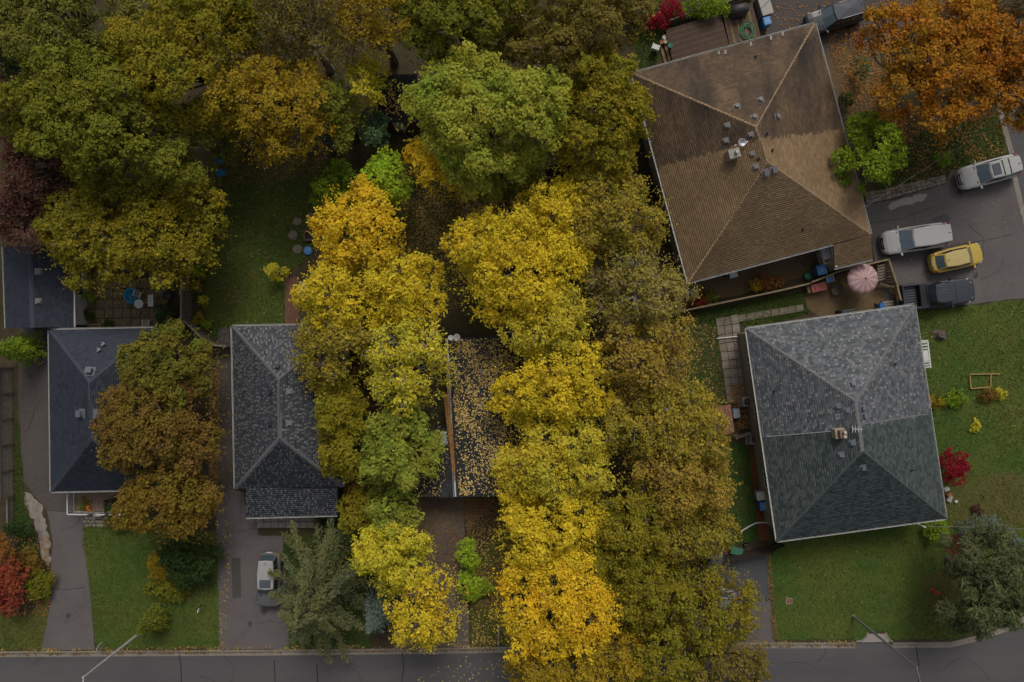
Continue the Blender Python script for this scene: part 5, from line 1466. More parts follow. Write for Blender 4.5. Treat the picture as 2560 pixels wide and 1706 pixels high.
    mb = MB(); z = st[1][2]
    mb.hexa([(L * .492, -hw * .45, z - .3), (L * .492, hw * .45, z - .3), (L * .503, hw * .42, z - .3), (L * .503, -hw * .42, z - .3)],
            [(L * .462, -hw * .5, z + .05), (L * .462, hw * .5, z + .05), (L * .492, hw * .45, z - .02), (L * .492, -hw * .45, z - .02)])
    mb.build('grille', m_black, t)
    if kind == 'pickup':
        z0, z1, x0, x1 = .78, 1.16, -.5 * L + .12, -.165 * L
        mb = MB(); mb.box(((x0 + x1) / 2, 0, z0 - .2), (x1 - x0, Wd * .9, .4)); mb.build('bed_floor', m_black, t)
        for s in (-1, 1):
            mb = MB(); mb.hexa([(x0, s * hw, .4), (x1, s * hw, .4), (x1, s * (hw - .12), .4), (x0, s * (hw - .12), .4)][::s], [(x0, s * hw * .97, z1), (x1, s * hw * .97, z1), (x1, s * (hw - .17), z1), (x0, s * (hw - .17), z1)][::s])
            mb.build('bed_side', pt, t, bevel=.02)
            for x in (.31, -.30): pass
        mb = MB(); mb.box((x0 - .03, 0, .8), (.08, Wd * .93, .7)); mb.build('tailgate', pt, t, bevel=.02)
        mb = MB(); mb.box((x1 + .03, 0, .85), (.08, Wd * .93, .62)); mb.build('bed_front', pt, t)
        m_bed = M('bed_liner', (.1, .11, .14), (.08, .088, .115), 6, .5)
        for i in range(8):
            mb = MB(); mb.box((x0 + .55, -hw * .7 + i * hw * .2, z0 + .015), (1.0, .07, .03)); mb.build('bed_rib', m_bed, t)
        mb = MB(); mb.box((x1 - .32, 0, z1 - .12), (.5, Wd * .86, .3)); mb.build('tool_box', m_black, t, bevel=.02)
        mb = MB(); mb.box((x0 - .25, 0, .5), (.3, Wd * .8, .16)); mb.build('rear_bumper', m_black, t, bevel=.03)
        mb = MB(); mb.box((x0 - .25, -.1, .6), (.06, .35, .05)); mb.build('number_plate', m_plate, t)
        for i in range(5):
            mb = MB(); mb.box(((hi[0][0] + hi[1][0]) / 2, -hw * .5 + i * hw * .25, Ht + .025), ((hi[0][0] - hi[1][0]) * .85, .03, .02)); mb.build('roof_rib', m_bed, t)
        for s in (-1, 1):
            mb = MB(); mb.box((x0 - .02, s * hw * .9, .95), (.1, .14, .3)); mb.build('taillight', m_tail, t)
    else:
        mb = MB(); mb.box((-L * .5, 0, .82), (.03, .5, .14)); mb.build('number_plate', m_plate, t)
        mb = MB(); mb.tube([(hi[1][0] + .3, 0, Ht + .02), (hi[1][0] + .1, 0, Ht + .09)], .018, 5); mb.build('aerial', m_black, t)
    return t
p_white = paint('white_car_paint', (.41, .407, .4)); p_blk = paint('black_car_paint', (.028, .031, .038), .2)
p_blkroof = paint('black_roof_paint', (.05, .056, .07), .25)
p_yel = paint('yellow_car_paint', (.5, .36, .07)); p_yroof = paint('pale_yellow_paint', (.5, .4, .16))
p_silver = paint('silver_car_paint', (.11, .112, .118)); p_navy = paint('slate_truck_paint', (.038, .043, .058), .45)
p_grey = paint('grey_blue_car_paint', (.2, .23, .27))
vehicle('parked_car', 'black sport utility car with silver roof rails behind the brown house', 2088, 42, math.atan2(-105, -340), 4.65, 1.9, 1.72, p_blk, 'suv', p_blkroof, rails=m_chrome)
vehicle('parked_car', 'white wagon with a sunroof parked across the kerb at the right edge', 2474, 430, math.atan2(-105, -395), 4.8, 1.88, 1.66, p_white, 'suv', sunroof=2, glass=m_windsh)
vehicle('parked_car', 'plain white minivan nearest the brown house', 2288, 597, math.atan2(-65, -425), 5.15, 1.98, 1.75, p_white, 'van', glass=m_windsh)
vehicle('parked_car', 'yellow hatchback parked facing the street', 2394, 645, math.atan2(80, 345), 4.15, 1.75, 1.5, p_yel, 'hatch', p_yroof, glass=m_carglass)
vehicle('pickup_truck', 'dark slate pickup with an open bed beside the grey roof', 2342, 735, math.atan2(55, 485), 5.75, 2.0, 1.88, p_navy, 'pickup', p_navy, glass=m_carglass)
vehicle('parked_car', 'silver hatchback with a sunroof, partly under the grey green spruce', 673, 1450, math.atan2(-330, -5), 4.3, 1.82, 1.68, p_silver, 'suv', paint('pale_silver_roof', (.34, .34, .335)), sunroof=1, glass=m_carglass)
vehicle('parked_car', 'dark car half hidden under yellow leaves at the dark plank fence', 1778, 1438, R(-100), 4.5, 1.8, 1.5, p_blk, 'hatch', p_blkroof)
vehicle('parked_car', 'grey blue car glimpsed through the tree over the right driveway', 1802, 1545, R(-100), 4.5, 1.8, 1.6, p_grey, 'suv', p_grey)

# ---------------------------------------------------------------- fences
m_fw = M('weathered_board', (.19, .16, .13), (.12, .1, .082), 3, .9, .3, 20, stretch=(1, 1, 6))
m_fw_pale = M('pale_board', (.27, .235, .19), (.19, .165, .135), 3, .9, .3, 20)
m_fw_dark = M('dark_board', (.055, .04, .032), (.035, .027, .023), 3, .9, .3, 20)
m_fw_tan = M('tan_rail', (.27, .205, .12), (.21, .16, .095), 3, .85, .3, 20)
def fence(label, px, h, bw, mb_mat, rail_mat, post=2.0, horizontal=False, seed=1, side=1, cap=False, lat=0.0, name='fence', gap=.012):
    pts = [P(x, y, 0) for x, y in px]
    t = thing(name, label, 'fence', pts[0]); rr = random.Random(seed)
    first = [None]
    for a, b in zip(pts, pts[1:]):
        d = b - a; L = d.length; dn = d / L; n = Vector((-dn.y, dn.x, 0)) * side; ang = math.atan2(dn.y, dn.x)
        k = max(1, round(L / post))
        for i in range(k + (1 if b is pts[-1] else 0)):
            p = a + d * (i / k)
            mb = MB(); mb.bar(p + Vector((0, 0, -.05)), p + Vector((0, 0, h + .08)), .1, .1); mb.build('post', rail_mat, t, world=True)
        if horizontal:
            for i in range(k):
                q0, q1 = a + d * (i / k) + n * .075, a + d * ((i + 1) / k) + n * .075
                m = int(h / bw)
                for j in range(m):
                    z = .08 + j * (h - .08) / m + bw * .5; tl = n * rr.uniform(-.012, .012)
                    mb = MB(); mb.bar(q0 + dn * .02 + tl + Vector((0, 0, z)), q1 - dn * .02 + tl + Vector((0, 0, z)), .025, bw - .02); mb.build('board', mb_mat, t, world=True)
        else:
            for z in (.35, h - .25):
                mb = MB(); mb.bar(a + Vector((0, 0, z)), b + Vector((0, 0, z)), .04, .09); mb.build('rail', rail_mat, t, world=True)
            m = int(L / bw)
            for i in range(m):
                p = a + d * ((i + .5) / m) + n * .05
                if first[0] is None or abs(first[0][1] - bw) > 1e-6:
                    mb = MB(); s = bw / 2 - gap; mb.box((0, 0, h / 2 + .03), (s * 2, .022, h - .04)); o = mb.build('board', mb_mat, t); first[0] = (o, bw)
                else: o = put(first[0][0], t, (0, 0, 0))
                o.location = p - pts[0]; o.rotation_euler = (rr.uniform(-.012, .012), rr.uniform(-.02, .02) + lat, ang); o.scale = (1, 1, rr.uniform(.97, 1.0))
        if cap:
            mb = MB(); mb.bar(a + Vector((0, 0, h + .03)), b + Vector((0, 0, h + .03)), .12 if cap is True else cap, .035); mb.build('cap_rail', rail_mat, t, world=True)
    return t
fence('weathered plank fence between the patio and the back lawn', [(478, 600), (478, 815)], 1.65, .17, m_fw, m_fw_pale, 2.2, side=1, cap=.1, seed=2)
fence('plank fence running diagonally from the patio fence to the speckled house', [(472, 796), (540, 862), (582, 866)], 1.35, .17, m_fw, m_fw_pale, 2.0, side=1, cap=.1, seed=3)
fence('timber fence of long horizontal boards at the left edge', [(35, 918), (36, 1108), (37, 1236)], 1.55, .29, m_fw_pale, m_fw, 1.72, True, 4, side=-1, cap=.12)
fence('low timber fence continuing below the long board fence', [(37, 1242), (38, 1308)], .8, .26, m_fw_pale, m_fw, 1.72, True, 5, side=-1, cap=.1)
fence('timber fence beside the garage at the left edge', [(-8, 630), (-4, 830)], .9, .26, m_fw_pale, m_fw, 2.0, True, 6, side=-1)
fence('long low wooden fence between the brown and the grey house', [(1660, 787), (1920, 733), (2010, 712)], 1.0, .2, m_fw_tan, m_fw_tan, 2.4, cap=.13, seed=7, side=-1)
fence('wooden fence above the striped parasol', [(2014, 709), (2088, 680), (2202, 653)], 1.1, .2, m_fw_tan, m_fw_tan, 2.2, cap=.13, seed=8, side=-1)
fence('short wooden fence between the parasol yard and the driveway', [(2203, 655), (2222, 712), (2232, 752)], 1.1, .2, m_fw_tan, m_fw_tan, 1.4, cap=.12, seed=9, side=-1)
fence('dark stained plank fence at the top of the right driveway', [(1735, 1408), (1830, 1386), (1915, 1368), (1942, 1352)], 1.5, .15, m_fw_dark, m_fw_dark, 2.2, seed=10, side=1)
fence('slatted fence by the air conditioner of the grey house', [(1830, 1092), (1866, 1086), (1902, 1080)], 1.1, .11, m_fw_pale, m_fw, 1.2, seed=11, side=1, lat=.45, gap=.028)
fence('slanting lattice fence at the left corner of the brown house', [(1578, 474), (1652, 455)], 1.0, .11, m_fw_pale, m_fw, 1.3, seed=12, side=-1, lat=.5, gap=.028)
fence('wooden fence along the upper side of the dark deck', [(1668, 66), (1735, 40), (1800, 24), (1876, -6)], 1.0, .2, m_fw, m_fw, 2.2, seed=13, side=1, cap=.1)

# ---------------------------------------------------------------- decks and porches
m_dk_dark = M('dark_deck_board', (.075, .042, .032), (.045, .027, .022), 2.5, .75, .3, 20, c3=(.1, .06, .04), s3=.6)
m_dk_brown = M('brown_deck_board', (.115, .075, .05), (.075, .05, .035), 2.5, .8, .3, 20)
m_dk_bare = M('bare_deck_board', (.22, .145, .07), (.17, .11, .055), 2.5, .8, .3, 20)
m_dk_red = M('red_deck_board', (.17, .085, .055), (.12, .06, .04), 2.5, .8, .3, 20)
m_dk_porch = M('porch_board', (.24, .165, .115), (.18, .125, .088), 3, .8, .3, 20)
def deck(label, q, z, n, mt, along=True, name='deck', alt=None):
    w = [P(x, y, z) for x, y in q]; c = sum(w, Vector()) / 4; c.z = 0
    t = thing(name, label, 'deck', c); rr = random.Random(n)
    for i in range(n):
        u0, u1 = (i + .04) / n, (i + .96) / n
        if along: a = [w[0].lerp(w[3], u0), w[1].lerp(w[2], u0), w[1].lerp(w[2], u1), w[0].lerp(w[3], u1)]
        else: a = [w[0].lerp(w[1], u0), w[0].lerp(w[1], u1), w[3].lerp(w[2], u1), w[3].lerp(w[2], u0)]
        dz = rr.uniform(-.006, .006)
        if (a[1] - a[0]).cross(a[2] - a[1]).z < 0: a = a[::-1]
        mb = MB(); mb.hexa([p + Vector((0, 0, -.04 + dz)) for p in a], [p + Vector((0, 0, dz)) for p in a]); mb.build('board', (alt or [mt])[i % len(alt or [mt])], t, world=True)
    mb = MB(); wi = [c + (p - c) * .97 for p in w]
    if (wi[1] - wi[0]).cross(wi[2] - wi[1]).z < 0: wi = wi[::-1]
    mb.hexa([Vector((p.x, p.y, .02)) for p in wi], [Vector((p.x, p.y, z - .06)) for p in wi]); mb.build('skirt', m_fw_dark, t, world=True)
    return t
deck('large dark brown deck behind the brown house', [(1664, 74), (1801, 33), (1822, 112), (1682, 156)], .55, 18, m_dk_dark, alt=[m_dk_dark, m_dk_dark, m_dk_brown])
deck('narrow deck platform carrying the grill and the green hose', [(1805, 30), (1880, 6), (1902, 90), (1824, 112)], .5, 14, m_dk_brown, False, alt=[m_dk_brown, m_dk_brown, m_dk_bare])
deck('red brown board walk at the edge of the back lawn', [(712, 694), (748, 692), (746, 812), (712, 812)], .15, 9, m_dk_red, False)
deck('maroon deck corner under the right tip of the green tree', [(1360, 500), (1424, 496), (1430, 530), (1366, 536)], .3, 8, m_dk_red, False)
t = deck('wooden front porch of the navy roofed house', [(188, 1226), (318, 1223), (318, 1278), (188, 1280)], .6, 18, m_dk_porch, False, 'porch')
def railing(px, z0, h, mt, parent):
    w = [P(x, y, z0) for x, y in px]
    for a, b in zip(w, w[1:]):
        mb = MB(); mb.bar(a + Vector((0, 0, h)), b + Vector((0, 0, h)), .08, .05); mb.bar(a + Vector((0, 0, .12)), b + Vector((0, 0, .12)), .05, .04)
        n = max(2, int((b - a).length / .16))
        for i in range(n + 1): mb.bar(a.lerp(b, i / n), a.lerp(b, i / n) + Vector((0, 0, h)), .035, .035)
        mb.build('railing', mt, parent, world=True)
railing([(187, 1228), (187, 1279), (236, 1280)], .6, .9, m_white, t); railing([(318, 1228), (318, 1280), (258, 1280)], .6, .9, m_white, t)
mb = MB(); mb.bar(P(238, 1284, .3), P(258, 1284, .3), .35, .6); mb.build('step', m_conc, t, world=True)
for i in range(3):
    q = [(1648 + i * 11, 119 - i * 1), (1655 + i * 11, 117 - i), (1667 + i * 10, 157 - i * 3), (1660 + i * 10, 159 - i * 3)]
    mb = MB(); w = [P(x, y, 0) for x, y in q]
    if (w[1] - w[0]).cross(w[2] - w[1]).z < 0: w = w[::-1]
    c = sum(w, Vector()) / 4
    if i == 0: ts = thing('deck_steps', 'three wooden steps down from the dark deck', 'steps', c)
    z = .14 + .13 * i; mb.hexa([p + Vector((0, 0, z - .05)) for p in w], [p + Vector((0, 0, z)) for p in w]); mb.build('step', m_dk_bare, ts, world=True)
    mb = MB(); mb.hexa([p + Vector((0, 0, .0)) for p in w], [c + (p - c) * .9 + Vector((0, 0, z - .06)) for p in w]); mb.build('riser', m_fw_dark, ts, world=True)

# ---------------------------------------------------------------- street lamps, wires, posts
m_galv = M('galvanised_steel', (.42, .41, .4), (.36, .355, .35), 4, .6)
m_galv_d = M('dull_steel', (.17, .165, .16), (.14, .136, .132), 4, .6)
m_lamp = M('lamp_glass', (.5, .5, .47), (.45, .45, .42), 4, .2)
def street_lamp(label, bx, by, h, arm, mt):
    b = P(bx, by, 0); t = thing('street_lamp', label, 'street lamp', b)
    mb = MB(); mb.lathe([(.17, 0), (.17, .05), (.12, .12), (.11, .5), (.055, h)], n=10); mb.build('pole', mt, t, smooth=False)
    mb = MB(); mb.tube([(0, 0, h - .15), (0, 0, h + .05)], .08, 8); a = Vector(arm)
    mb.tube([(0, 0, h - .05), tuple(a * .3 + Vector((0, 0, h + .12))), tuple(a + Vector((0, 0, h + .2)))], [.05, .045, .04], 7); mb.build('arm', mt, t)
    e = a + Vector((0, 0, h + .18)); dn = a.normalized(); ang = math.atan2(dn.y, dn.x)
    mb = MB(); mb.box((e.x + dn.x * .25, e.y + dn.y * .25, e.z + .02), (.65, .28, .12), ang); mb.build('lamp_head', mt, t, bevel=.04)
    mb = MB(); mb.box((e.x + dn.x * .27, e.y + dn.y * .27, e.z - .05), (.45, .2, .04), ang); mb.build('lamp_lens', m_lamp, t)
street_lamp('pale grey street lamp beside the young cedar, lower left', 366, 1570, 7.95, (.12, -1.9, 0), m_galv)
street_lamp('darker street lamp standing on the corner lawn, lower right', 2133, 1541, 8.5, (.25, -1.9, 0), m_galv_d)
b = P(1248, 1612, 0)
t = thing('sign_post', 'slim pale post at the kerb below the middle front lawn', 'post', (P(1247, 1569, 0).x, P(1247, 1569, 0).y, 0))
mb = MB(); mb.tube([(0, 0, 0), (0, 0, 3.0)], .035, 8); mb.build('pole', m_white, t)
mb = MB(); mb.box((0, .045, 2.7), (.45, .02, .5), R(90)); mb.build('sign_plate', m_alu, t)
m_wire = M('cable', (.2, .2, .19), (.16, .16, .15), 4, .6)
def cable(label, a, b, sag=.5, r=.016):
    pts = [Vector(a).lerp(Vector(b), i / 24) - Vector((0, 0, sag * (1 - (2 * i / 24 - 1) ** 2))) for i in range(25)]
    mb = MB(); mb.tube([p - pts[0] for p in pts], r, 4); o = mb.build('overhead_cable', m_wire); o.location = pts[0]
    tag(o, label, 'cable')
sm = P(2292, 1308, 3.5)
cable('thin cable crossing the right lawn from the mast of the grey house', (sm.x, sm.y, 4.35), (sm.x + 16, sm.y + .1, 7.2), .3)
a4 = hit(2104, 552, f4)[0]
cable('thin cable from the brown roof over the driveway and the white wagon', (a4.x, a4.y, a4.z + .8), tuple(P(2700, 180, 7.0)), .5)

# ---------------------------------------------------------------- small things
def obj(name, label, cat, px, py, z=0.0, rz=0.0, group=None): 
    c = P(px, py, z); return thing(name, label, cat, c, rz, group)
def rbox(t, nm, mt, c, d, bev=.02, rz=0.0): 
    mb = MB(); mb.box(c, d, rz); return mb.build(nm, mt, t, bevel=bev)
# hydrant
m_hyd = M('hydrant_red', (.42, .05, .025), (.33, .04, .02), 6, .45); m_hyd_o = M('hydrant_orange', (.5, .14, .03), (.42, .11, .025), 6, .45)
t = obj('fire_hydrant', 'red fire hydrant on the corner lawn near the dark pine', 'hydrant', 2331, 1475)
mb = MB(); mb.lathe([(.17, 0), (.17, .06), (.11, .08), (.11, .6), (.15, .62), (.15, .68), (.12, .72), (.09, .84), (.03, .9)], n=14); mb.build('barrel', m_hyd, t)
for s in (-1, 1):
    mb = MB(); mb.tube([(0, 0, .5), (s * .2, 0, .5)], .06, 10); mb.build('outlet_cap', m_hyd_o, t)
mb = MB(); mb.tube([(0, 0, .48), (0, -.22, .48)], .08, 10); mb.build('outlet_cap', m_hyd_o, t)
# wheelie bins
m_blue = M('blue_plastic', (.03, .15, .42), (.025, .12, .34), 4, .4); m_bluel = M('light_blue_plastic', (.1, .27, .55), (.08, .22, .46), 4, .4)
m_lid_beige = M('beige_lid', (.36, .35, .31), (.3, .29, .26), 4, .5)
def logo(t, z, s=.1):
    """three chasing arrows moulded on the lid"""
    mb = MB()
    for k in range(3):
        a0 = k * 2.094
        pts = [Vector((math.cos(a0 + u) * s, math.sin(a0 + u) * s, z)) for u in np.linspace(0, 1.35, 5)]
        for a, b in zip(pts, pts[1:]): mb.bar(a, b, s * .32, .008)
        e = pts[-1]; dr = (pts[-1] - pts[-2]).normalized(); nn = Vector((-dr.y, dr.x, 0))
        mb.poly([e + nn * s * .32 + Vector((0, 0, .005)), e - nn * s * .32 + Vector((0, 0, .005)), e + dr * s * .5 + Vector((0, 0, .005))])
    return mb.build('recycling_mark', m_plate, t)
def bin_(label, px, py, rz, d=(.58, .62, 1.0), lidm=None, bodym=None, mark=True, z=0.0):
    t = obj('wheelie_bin', label, 'bin', px, py, z, rz)
    x, y, h = d; mb = MB()
    mb.hexa([(-x * .42, -y * .42, .05), (x * .42, -y * .42, .05), (x * .42, y * .42, .05), (-x * .42, y * .42, .05)], [(-x * .5, -y * .5, h - .08), (x * .5, -y * .5, h - .08), (x * .5, y * .5, h - .08), (-x * .5, y * .5, h - .08)])
    mb.build('body', bodym or m_blue, t, bevel=.03)
    mb = MB(); mb.hexa([(-x * .53, -y * .53, h - .07), (x * .53, -y * .53, h - .07), (x * .53, y * .53, h - .07), (-x * .53, y * .53, h - .07)], [(-x * .46, -y * .46, h), (x * .46, -y * .46, h), (x * .46, y * .46, h), (-x * .46, y * .46, h)])
    ld = mb.build('lid', lidm or m_bluel, t, bevel=.02)
    if mark: logo(t, h + .006)
    mb = MB(); mb.tube([(-x * .4, y * .56, h - .1), (x * .4, y * .56, h - .1)], .02, 6); mb.build('handle', bodym or m_blue, t)
    for s in (-1, 1):
        mb = MB(); mb.tube([(s * x * .36, y * .45, .1), (s * x * .46, y * .45, .1)], .1, 10); mb.build('wheel', m_tyre, t)
    return t
bin_('blue bin with a recycling mark beside the narrow deck and beige box', 1907, 67, R(15))
bin_('big blue bin at the wooden fence, next to a brown box', 2041, 678, R(12), (.75, .75, 1.05))
bin_('blue bin against the left wall of the grey house, by the mulch', 1900, 1259, R(5), (.7, .66, 1.0))
bin_('white topped bin just above the blue one at the mulch bed', 1893, 1234, R(8), (.72, .66, 1.0), M('white_plastic', (.55, .55, .53), (.48, .48, .46), 4, .4), M('grey_plastic', (.3, .3, .3), (.25, .25, .25), 4, .5), False)
bin_('open blue recycling tub beside the rust red lean-to', 1837, 1033, R(8), (.55, .72, .5), M('paper_litter', (.2, .27, .45), (.4, .33, .28), 7, .7), m_bluel, False)
bin_('white bin with blue base at the lower eave of the brown house', 1826, 690, R(15), (.62, .42, .8), m_plate, m_blue, False)
bin_('dark blue bin at the corner of the parasol yard', 2193, 768, R(8), (.4, .5, .8), m_blue, m_blue, False)
# long beige deck box
t = obj('deck_box', 'long beige storage box standing beside the narrow deck', 'box', 1903, 26, 0, R(17))
rbox(t, 'body', m_vent_met, (0, 0, .42), (.85, 1.55, .84), .05); rbox(t, 'lid', m_lid_beige, (0, 0, .88), (.92, 1.62, .1), .05)
mb = MB(); mb.tube([(-.4, -.2, .95), (.4, .25, .95)], .012, 4); mb.build('strap', m_black, t)
# covered grill
m_cover = M('grill_cover', (.06, .055, .058), (.04, .037, .04), 5, .45, .6, 6)
t = obj('covered_grill', 'covered black grill standing on the narrow deck', 'grill', 1843, 34, .5, R(12))
mb = MB(); rr = random.Random(3); n = 20; prof = [(1.0, 0), (1.02, .3), (.95, .7), (.85, .9), (.55, 1.05), (.25, 1.1)]
for f, z in prof:
    for k in range(n):
        a = 6.283 * k / n; e = abs(math.cos(a)) ** .6, abs(math.sin(a)) ** .6
        wv = 1 + .05 * math.sin(5 * a + z * 3) + rr.uniform(-.02, .02)
        mb.v.append((math.copysign(e[0], math.cos(a)) * .72 * f * wv, math.copysign(e[1], math.sin(a)) * .42 * f * wv, z + rr.uniform(-.015, .015)))
for i in range(len(prof) - 1):
    for k in range(n): mb.face([i * n + k, i * n + (k + 1) % n, (i + 1) * n + (k + 1) % n, (i + 1) * n + k])
mb.face([(len(prof) - 1) * n + k for k in range(n)]); mb.build('cover', m_cover, t, smooth=True)
mb = MB()
for k in range(n):
    a0, a1 = 6.283 * k / n, 6.283 * (k + 1) / n; mb.bar((math.cos(a0) * .74, math.sin(a0) * .45, .03), (math.cos(a1) * .74, math.sin(a1) * .45, .03), .05, .06)
mb.build('hem', m_black, t)
# coiled hose
m_hose = M('green_hose', (.07, .27, .15), (.055, .21, .12), 6, .5)
rr = random.Random(11); pts = []
for i in range(130):
    a = i * .33; r = .46 + .13 * math.sin(i * .21) + .1 * math.sin(i * .077 + 1)
    pts.append((r * math.cos(a) * .95 + .12 * math.sin(i * .13), r * math.sin(a) * 1.05 + .12 * math.cos(i * .09), .03 + .0012 * i + .02 * math.sin(i)))
mb = MB(); mb.tube(pts, .021, 5); o = mb.build('garden_hose', m_hose, smooth=True); o.location = P(1867, 79, .5); tag(o, 'loose coil of green hose on the narrow deck', 'hose')
# plant pots by the deck steps
def pot(label, px, py, mt, z=.0, r=.2, soil=m_soil):
    t = obj('plant_pot', label, 'pot', px, py, z)
    mb = MB(); mb.lathe([(r * .65, 0), (r * .95, .3), (r * 1.08, .31), (r * 1.08, .38), (r * .92, .38), (r * .88, .32)], n=16, cap=False); mb.build('body', mt, t, smooth=False)
    mb = MB(); mb.lathe([(r * .9, .31), (r * .5, .34), (.01, .35)], n=14); mb.build('soil', soil, t)
    return t
m_terra = M('terracotta', (.36, .15, .075), (.28, .115, .06), 5, .8)
m_cream = M('cream_pot', (.45, .38, .26), (.38, .32, .22), 5, .7)
m_teal = M('teal_pot', (.03, .2, .14), (.025, .16, .11), 5, .4)
pot('white plant pot at the left corner of the dark deck', 1659, 98, m_white, .0, .17, m_plate)
pot('terracotta pot at the head of the wooden steps', 1652, 110, m_terra, .1, .16, m_terra)
pot('cream pot right of the terracotta one at the wooden steps', 1661, 109, m_cream, .1, .16, m_cream)
pot('teal pot on the lowest corner of the dark deck', 1673, 118, m_teal, .55, .18, m_teal)
pot('teal green pot beside the big blue bin', 2015, 692, m_teal, 0, .24, m_teal)
pot('dark round fire bowl at the right end of the patio', 423, 741, m_black, 0, .34, m_vent_dark)
# chairs
def chair(label, px, py, rz, mt, z=0.0, w=.52, cush=None, frame=None, name='garden_chair', group=None):
    t = obj(name, label, 'chair', px, py, z, rz, group); frame = frame or mt
    rbox(t, 'seat', cush or mt, (0, 0, .42), (w, w, .05))
    mb = MB(); mb.box((0, w * .55, .68), (w, .05, .5), 0, R(-14)); mb.build('backrest', cush or mt, t, bevel=.015)
    for x in (-1, 1):
        for y in (-1, 1):
            mb = MB(); mb.bar((x * w * .45, y * w * .44, 0), (x * w * .43, y * w * .42, .41), .04, .04); mb.build('leg', frame, t)
        mb = MB(); mb.bar((x * w * .52, -w * .45, .6), (x * w * .52, w * .5, .62), .055, .035); mb.bar((x * w * .52, -w * .43, .3), (x * w * .52, -w * .43, .6), .035, .035); mb.build('armrest', frame, t)
    return t
m_pc = M('white_plastic_chair', (.55, .54, .52), (.47, .46, .45), 4, .4); m_bluech = M('bright_blue_plastic', (.03, .2, .42), (.025, .16, .35), 4, .4)
m_brownch = M('brown_wicker', (.13, .1, .085), (.1, .075, .065), 12, .8)
m_greyc = M('grey_cushion', (.27, .24, .21), (.22, .2, .175), 5, .8)
chair('white plastic chair beside the wooden deck steps', 1636, 125, R(160), m_pc)
chair('bright blue chair at the edge of the wood, upper of two', 557, 406, R(60), m_bluech, w=.42)
chair('bright blue chair at the edge of the wood, lower of two', 561, 437, R(100), m_bluech, w=.46)
chair('grey chair at the top of the round patio table', 353, 737, R(-20), m_greyc, frame=m_alu)
chair('white framed chair alone at the lower patio edge', 374, 808, R(180), m_greyc, frame=m_white, w=.46)
chair('brown wicker chair left of the striped parasol', 2083, 727, R(-75), m_brownch, w=.6)
chair('blue folding chair at the wooden fence by the parasol', 2067, 700, R(15), m_bluel, frame=m_plate, w=.5)
# patio table, bench, parasol closed blue
m_tbl = M('white_table', (.55, .55, .54), (.3, .31, .33), 14, .4, lo=.55, hi=.6)
t = obj('patio_table', 'small round white table with a mottled top on the patio', 'table', 359, 761)
mb = MB(); mb.lathe([(.0, .7), (.34, .7), (.36, .715), (.34, .73), (0, .73)], n=24); mb.build('tabletop', m_tbl, t)
for k in range(3):
    a = k * 2.094 + .4; mb = MB(); mb.tube([(math.cos(a) * .05, math.sin(a) * .05, .7), (math.cos(a) * .28, math.sin(a) * .28, 0)], .018, 6); mb.build('leg', m_white, t)
t = obj('garden_bench', 'white bench with patterned cushions right of the round table', 'bench', 385, 753, 0, R(-90))
rbox(t, 'seat', m_white, (0, 0, .4), (.95, .5, .05)); mb = MB(); mb.box((0, .3, .66), (.95, .06, .46), 0, R(-12)); mb.build('backrest', m_white, t)
m_cush = M('patterned_cushion', (.6, .58, .55), (.35, .2, .16), 8, .8, lo=.55, hi=.62)
for x in (-.23, .23): rbox(t, 'cushion', m_cush, (x, -.02, .47), (.44, .44, .1), .04)
for x in (-1, 1):
    mb = MB(); mb.bar((x * .44, -.2, 0), (x * .44, -.2, .4), .05, .05); mb.build('leg', m_white, t)
    mb = MB(); mb.bar((x * .44, .2, 0), (x * .44, .2, .4), .05, .05); mb.build('leg', m_white, t)
m_cyan = M('cyan_cover', (.03, .3, .5), (.025, .22, .38), 3, .45, .5, 6)
t = obj('paddling_pool', 'folded bright blue pool propped beside the patio table', 'pool', 332, 740)
mb = MB(); n = 22
for r, z in ((.52, .0), (.62, .18), (.56, .34), (.44, .3), (.36, .12), (.0, .1)):
    for k in range(n):
        a = 6.283 * k / n; mb.v.append((r * math.cos(a) * .85, r * math.sin(a) * 1.12, z * (1 + .35 * math.sin(a * 2 + r * 4)) + .05 * math.sin(3 * a)))
for i in range(5):
    for k in range(n): mb.face([i * n + k, i * n + (k + 1) % n, (i + 1) * n + (k + 1) % n, (i + 1) * n + k])
mb.build('wall', m_cyan, t, smooth=True)
mb = MB(); mb.tube([(.5 * math.cos(a) * .85, .5 * math.sin(a) * 1.12, .38 + .1 * math.sin(2 * a)) for a in np.linspace(0, 5.2, 26)], .06, 7); mb.build('rim', m_bluel, t, smooth=True)
t = obj('planter_box', 'orange wooden planter at the lower edge of the patio', 'planter', 243, 816, 0, R(2))
rbox(t, 'box', M('orange_wood', (.33, .17, .07), (.27, .135, .055), 5, .7), (0, 0, .2), (.95, .32, .4), .01); rbox(t, 'soil', m_soil, (0, 0, .4), (.85, .24, .02), 0)
# garden hose scrawled over the patio
pts = [P(x, y, .075) - P(340, 770, 0) for x, y in ((331, 762), (326, 778), (331, 792), (340, 788), (344, 775), (352, 780), (358, 795), (368, 790), (366, 778), (356, 776), (350, 786), (338, 797), (324, 800), (314, 812))]
mb = MB(); mb.tube(pts, .02, 5); o = mb.build('garden_hose', M('brown_hose', (.1, .07, .04), (.08, .055, .03), 5, .6)); o.location = P(340, 770, 0); tag(o, 'brown hose scrawled in loops over the patio pavers', 'hose')
